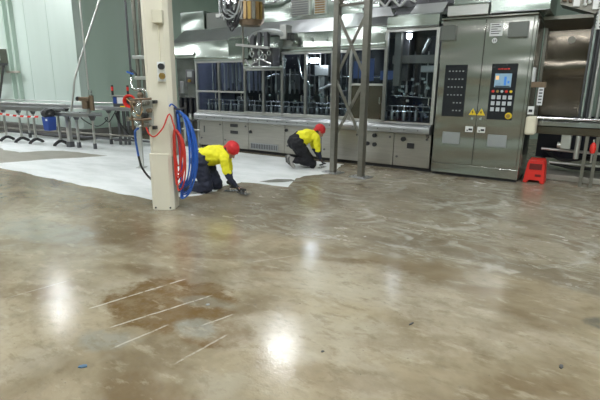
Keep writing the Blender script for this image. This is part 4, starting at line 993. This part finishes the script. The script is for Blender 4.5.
    for lg in L['legs']:
        def bt(bm): 
            capsule(bm, lg[2].lerp(lg[1], .1), lg[2], .055, .052); capsule(bm, lg[2], lg[3], .050, .040); capsule(bm, lg[3], lg[4], .040, .032)
        b_ = fused('boot', bt, K['boot'], T, .008, 2)
        def so(bm):
            n_ = K['soledir']; capsule(bm, lg[2]+n_*.035, lg[3]+n_*.028, .036, .034); capsule(bm, lg[3]+n_*.024, lg[4]+n_*.018, .034, .026)
        fused('sole', so, 'sole', b_, .008, 1)
    return T
# worker one: kneeling, bent over to the right
K1 = dict(face=V((.60, -.30, -.78)), crown=V((.72, -.25, .60)), head=V((.370, -.10, .655)), neck=V((.28, -.06, .63)),
  spine=[(V((-.10, 0, .50)), .15), (V((.0, -.01, .545)), .152), (V((.14, -.03, .575)), .150), (V((.25, -.05, .575)), .125)], sleeve=.80, boot='navy', soledir=V((-.25, 0, 1)),
  limbs=dict(arms=[(V((.27, -.19, .545)), V((.34, -.25, .30)), V((.45, -.21, .13)), (.75, .05, -.35), (0, 0, -1), .55, 1),
                   (V((.28, .10, .555)), V((.30, .13, .29)), V((.34, .06, .11)), (.75, -.2, -.40), (0, 0, -1), .25, -1)],
             legs=[(V((-.10, -.11, .46)), V((-.0, -.14, .095)), V((-.36, -.15, .075)), V((-.42, -.15, .055)), V((-.50, -.15, .05))),
                   (V((-.08, .11, .46)), V((.10, .13, .095)), V((-.28, .13, .075)), V((-.34, .13, .055)), V((-.42, .13, .05)))]))
person((-1.40, 6.80, .0), 0, 'person in yellow shirt, navy trousers and red cap kneeling nearest, beside the blue hose', K1, None, 'navy', None)
K2 = dict(face=V((.80, 0, -.60)), crown=V((.5, 0, .85)), head=V((.375, .0, .72)), neck=V((.27, 0, .68)),
  spine=[(V((-.10, 0, .52)), .165), (V((.0, 0, .58)), .155), (V((.13, 0, .625)), .145), (V((.24, 0, .625)), .12)], sleeve=.82, boot='boot', soledir=V((-.9, 0, .35)),
  limbs=dict(arms=[(V((.27, -.16, .60)), V((.31, -.20, .34)), V((.36, -.17, .20)), (.45, .05, -.75), (1, 0, .3), .5, -1),
                   (V((.27, .16, .60)), V((.33, .20, .35)), V((.42, .12, .18)), (.6, -.1, -.7), (0, 0, -1), .3, -1)],
             legs=[(V((-.09, -.11, .49)), V((.20, -.12, .095)), V((-.17, -.13, .12)), V((-.22, -.13, .10)), V((-.22, -.13, .035))),
                   (V((-.09, .11, .49)), V((.17, .12, .095)), V((-.20, .13, .12)), V((-.25, .13, .10)), V((-.25, .13, .035)))]))
K2['limbs']['legs'] = [(a, b, V((-.22, b.y, .20)), V((-.215, b.y, .11)), V((-.16, b.y, .045))) for a, b, c, d, e in K2['limbs']['legs']]
person((.0, 8.95, .0), R(14), 'person in yellow shirt, black trousers and red cap kneeling farther off by the machine', K2, None, 'blackcloth', None)

def trowel(base, rz, label, tilt=0):
    T = thing('trowel', label, 'trowel', base, 'l', rz=rz)
    RT = Matrix.Rotation(tilt, 4, 'Y')
    def P(x, y, z): return RT @ Vector((x, y, z))
    m = MB(); m.box(-.14, .14, -.05, .05, 0, .004, ); bmesh.ops.transform(m.bm, matrix=RT, verts=m.bm.verts); part('blade', m, 'chrome', T, raw=True)
    part('tang', MB().tube([P(-.05, 0, .004), P(-.06, 0, .035), P(-.04, 0, .055)], .006).tube([P(.05, 0, .004), P(.06, 0, .035), P(.04, 0, .055)], .006), 'frame', T, raw=True)
    part('handle', MB().cyl(P(-.065, 0, .058), P(.065, 0, .058), .015), 'black', T, raw=True, smooth=True)
trowel((-.845, 6.60, .022), R(-50), 'steel float trowel in the gloved hand of the nearest worker', -.08)
trowel((-1.02, 6.83, .008), R(8), 'flat steel float lying under the left hand of the nearest worker')
trowel((.42, 8.95, .010), R(60), 'steel float trowel used by the farther worker at the machine base')
#CAMERA
cam = bpy.data.cameras.new('camera'); co = bpy.data.objects.new('camera', cam); C.objects.link(co)
cam.sensor_width = 36; cam.lens = 455/600*36; cam.clip_end = 100
p_ = R(14.2); rr_ = R(.64)
F_ = Vector((0, math.cos(p_), -math.sin(p_))); R0 = Vector((1, 0, 0)); U0 = R0.cross(F_)
r_ = R0*math.cos(rr_)+U0*math.sin(rr_); u_ = -R0*math.sin(rr_)+U0*math.cos(rr_)
co.matrix_world = Matrix.Translation((0, 0, 1.6)) @ Matrix((r_, u_, -F_)).transposed().to_4x4()
bpy.context.scene.camera = co
w = bpy.data.worlds.new('world'); bpy.context.scene.world = w; w.use_nodes = True
w.node_tree.nodes['Background'].inputs[0].default_value = (.8, .9, .9, 1); w.node_tree.nodes['Background'].inputs[1].default_value = .3
vs = bpy.context.scene.view_settings
vs.view_transform = 'Standard'; vs.look = 'None'; vs.gamma = 1; vs.use_curve_mapping = False; vs.exposure = 0.25
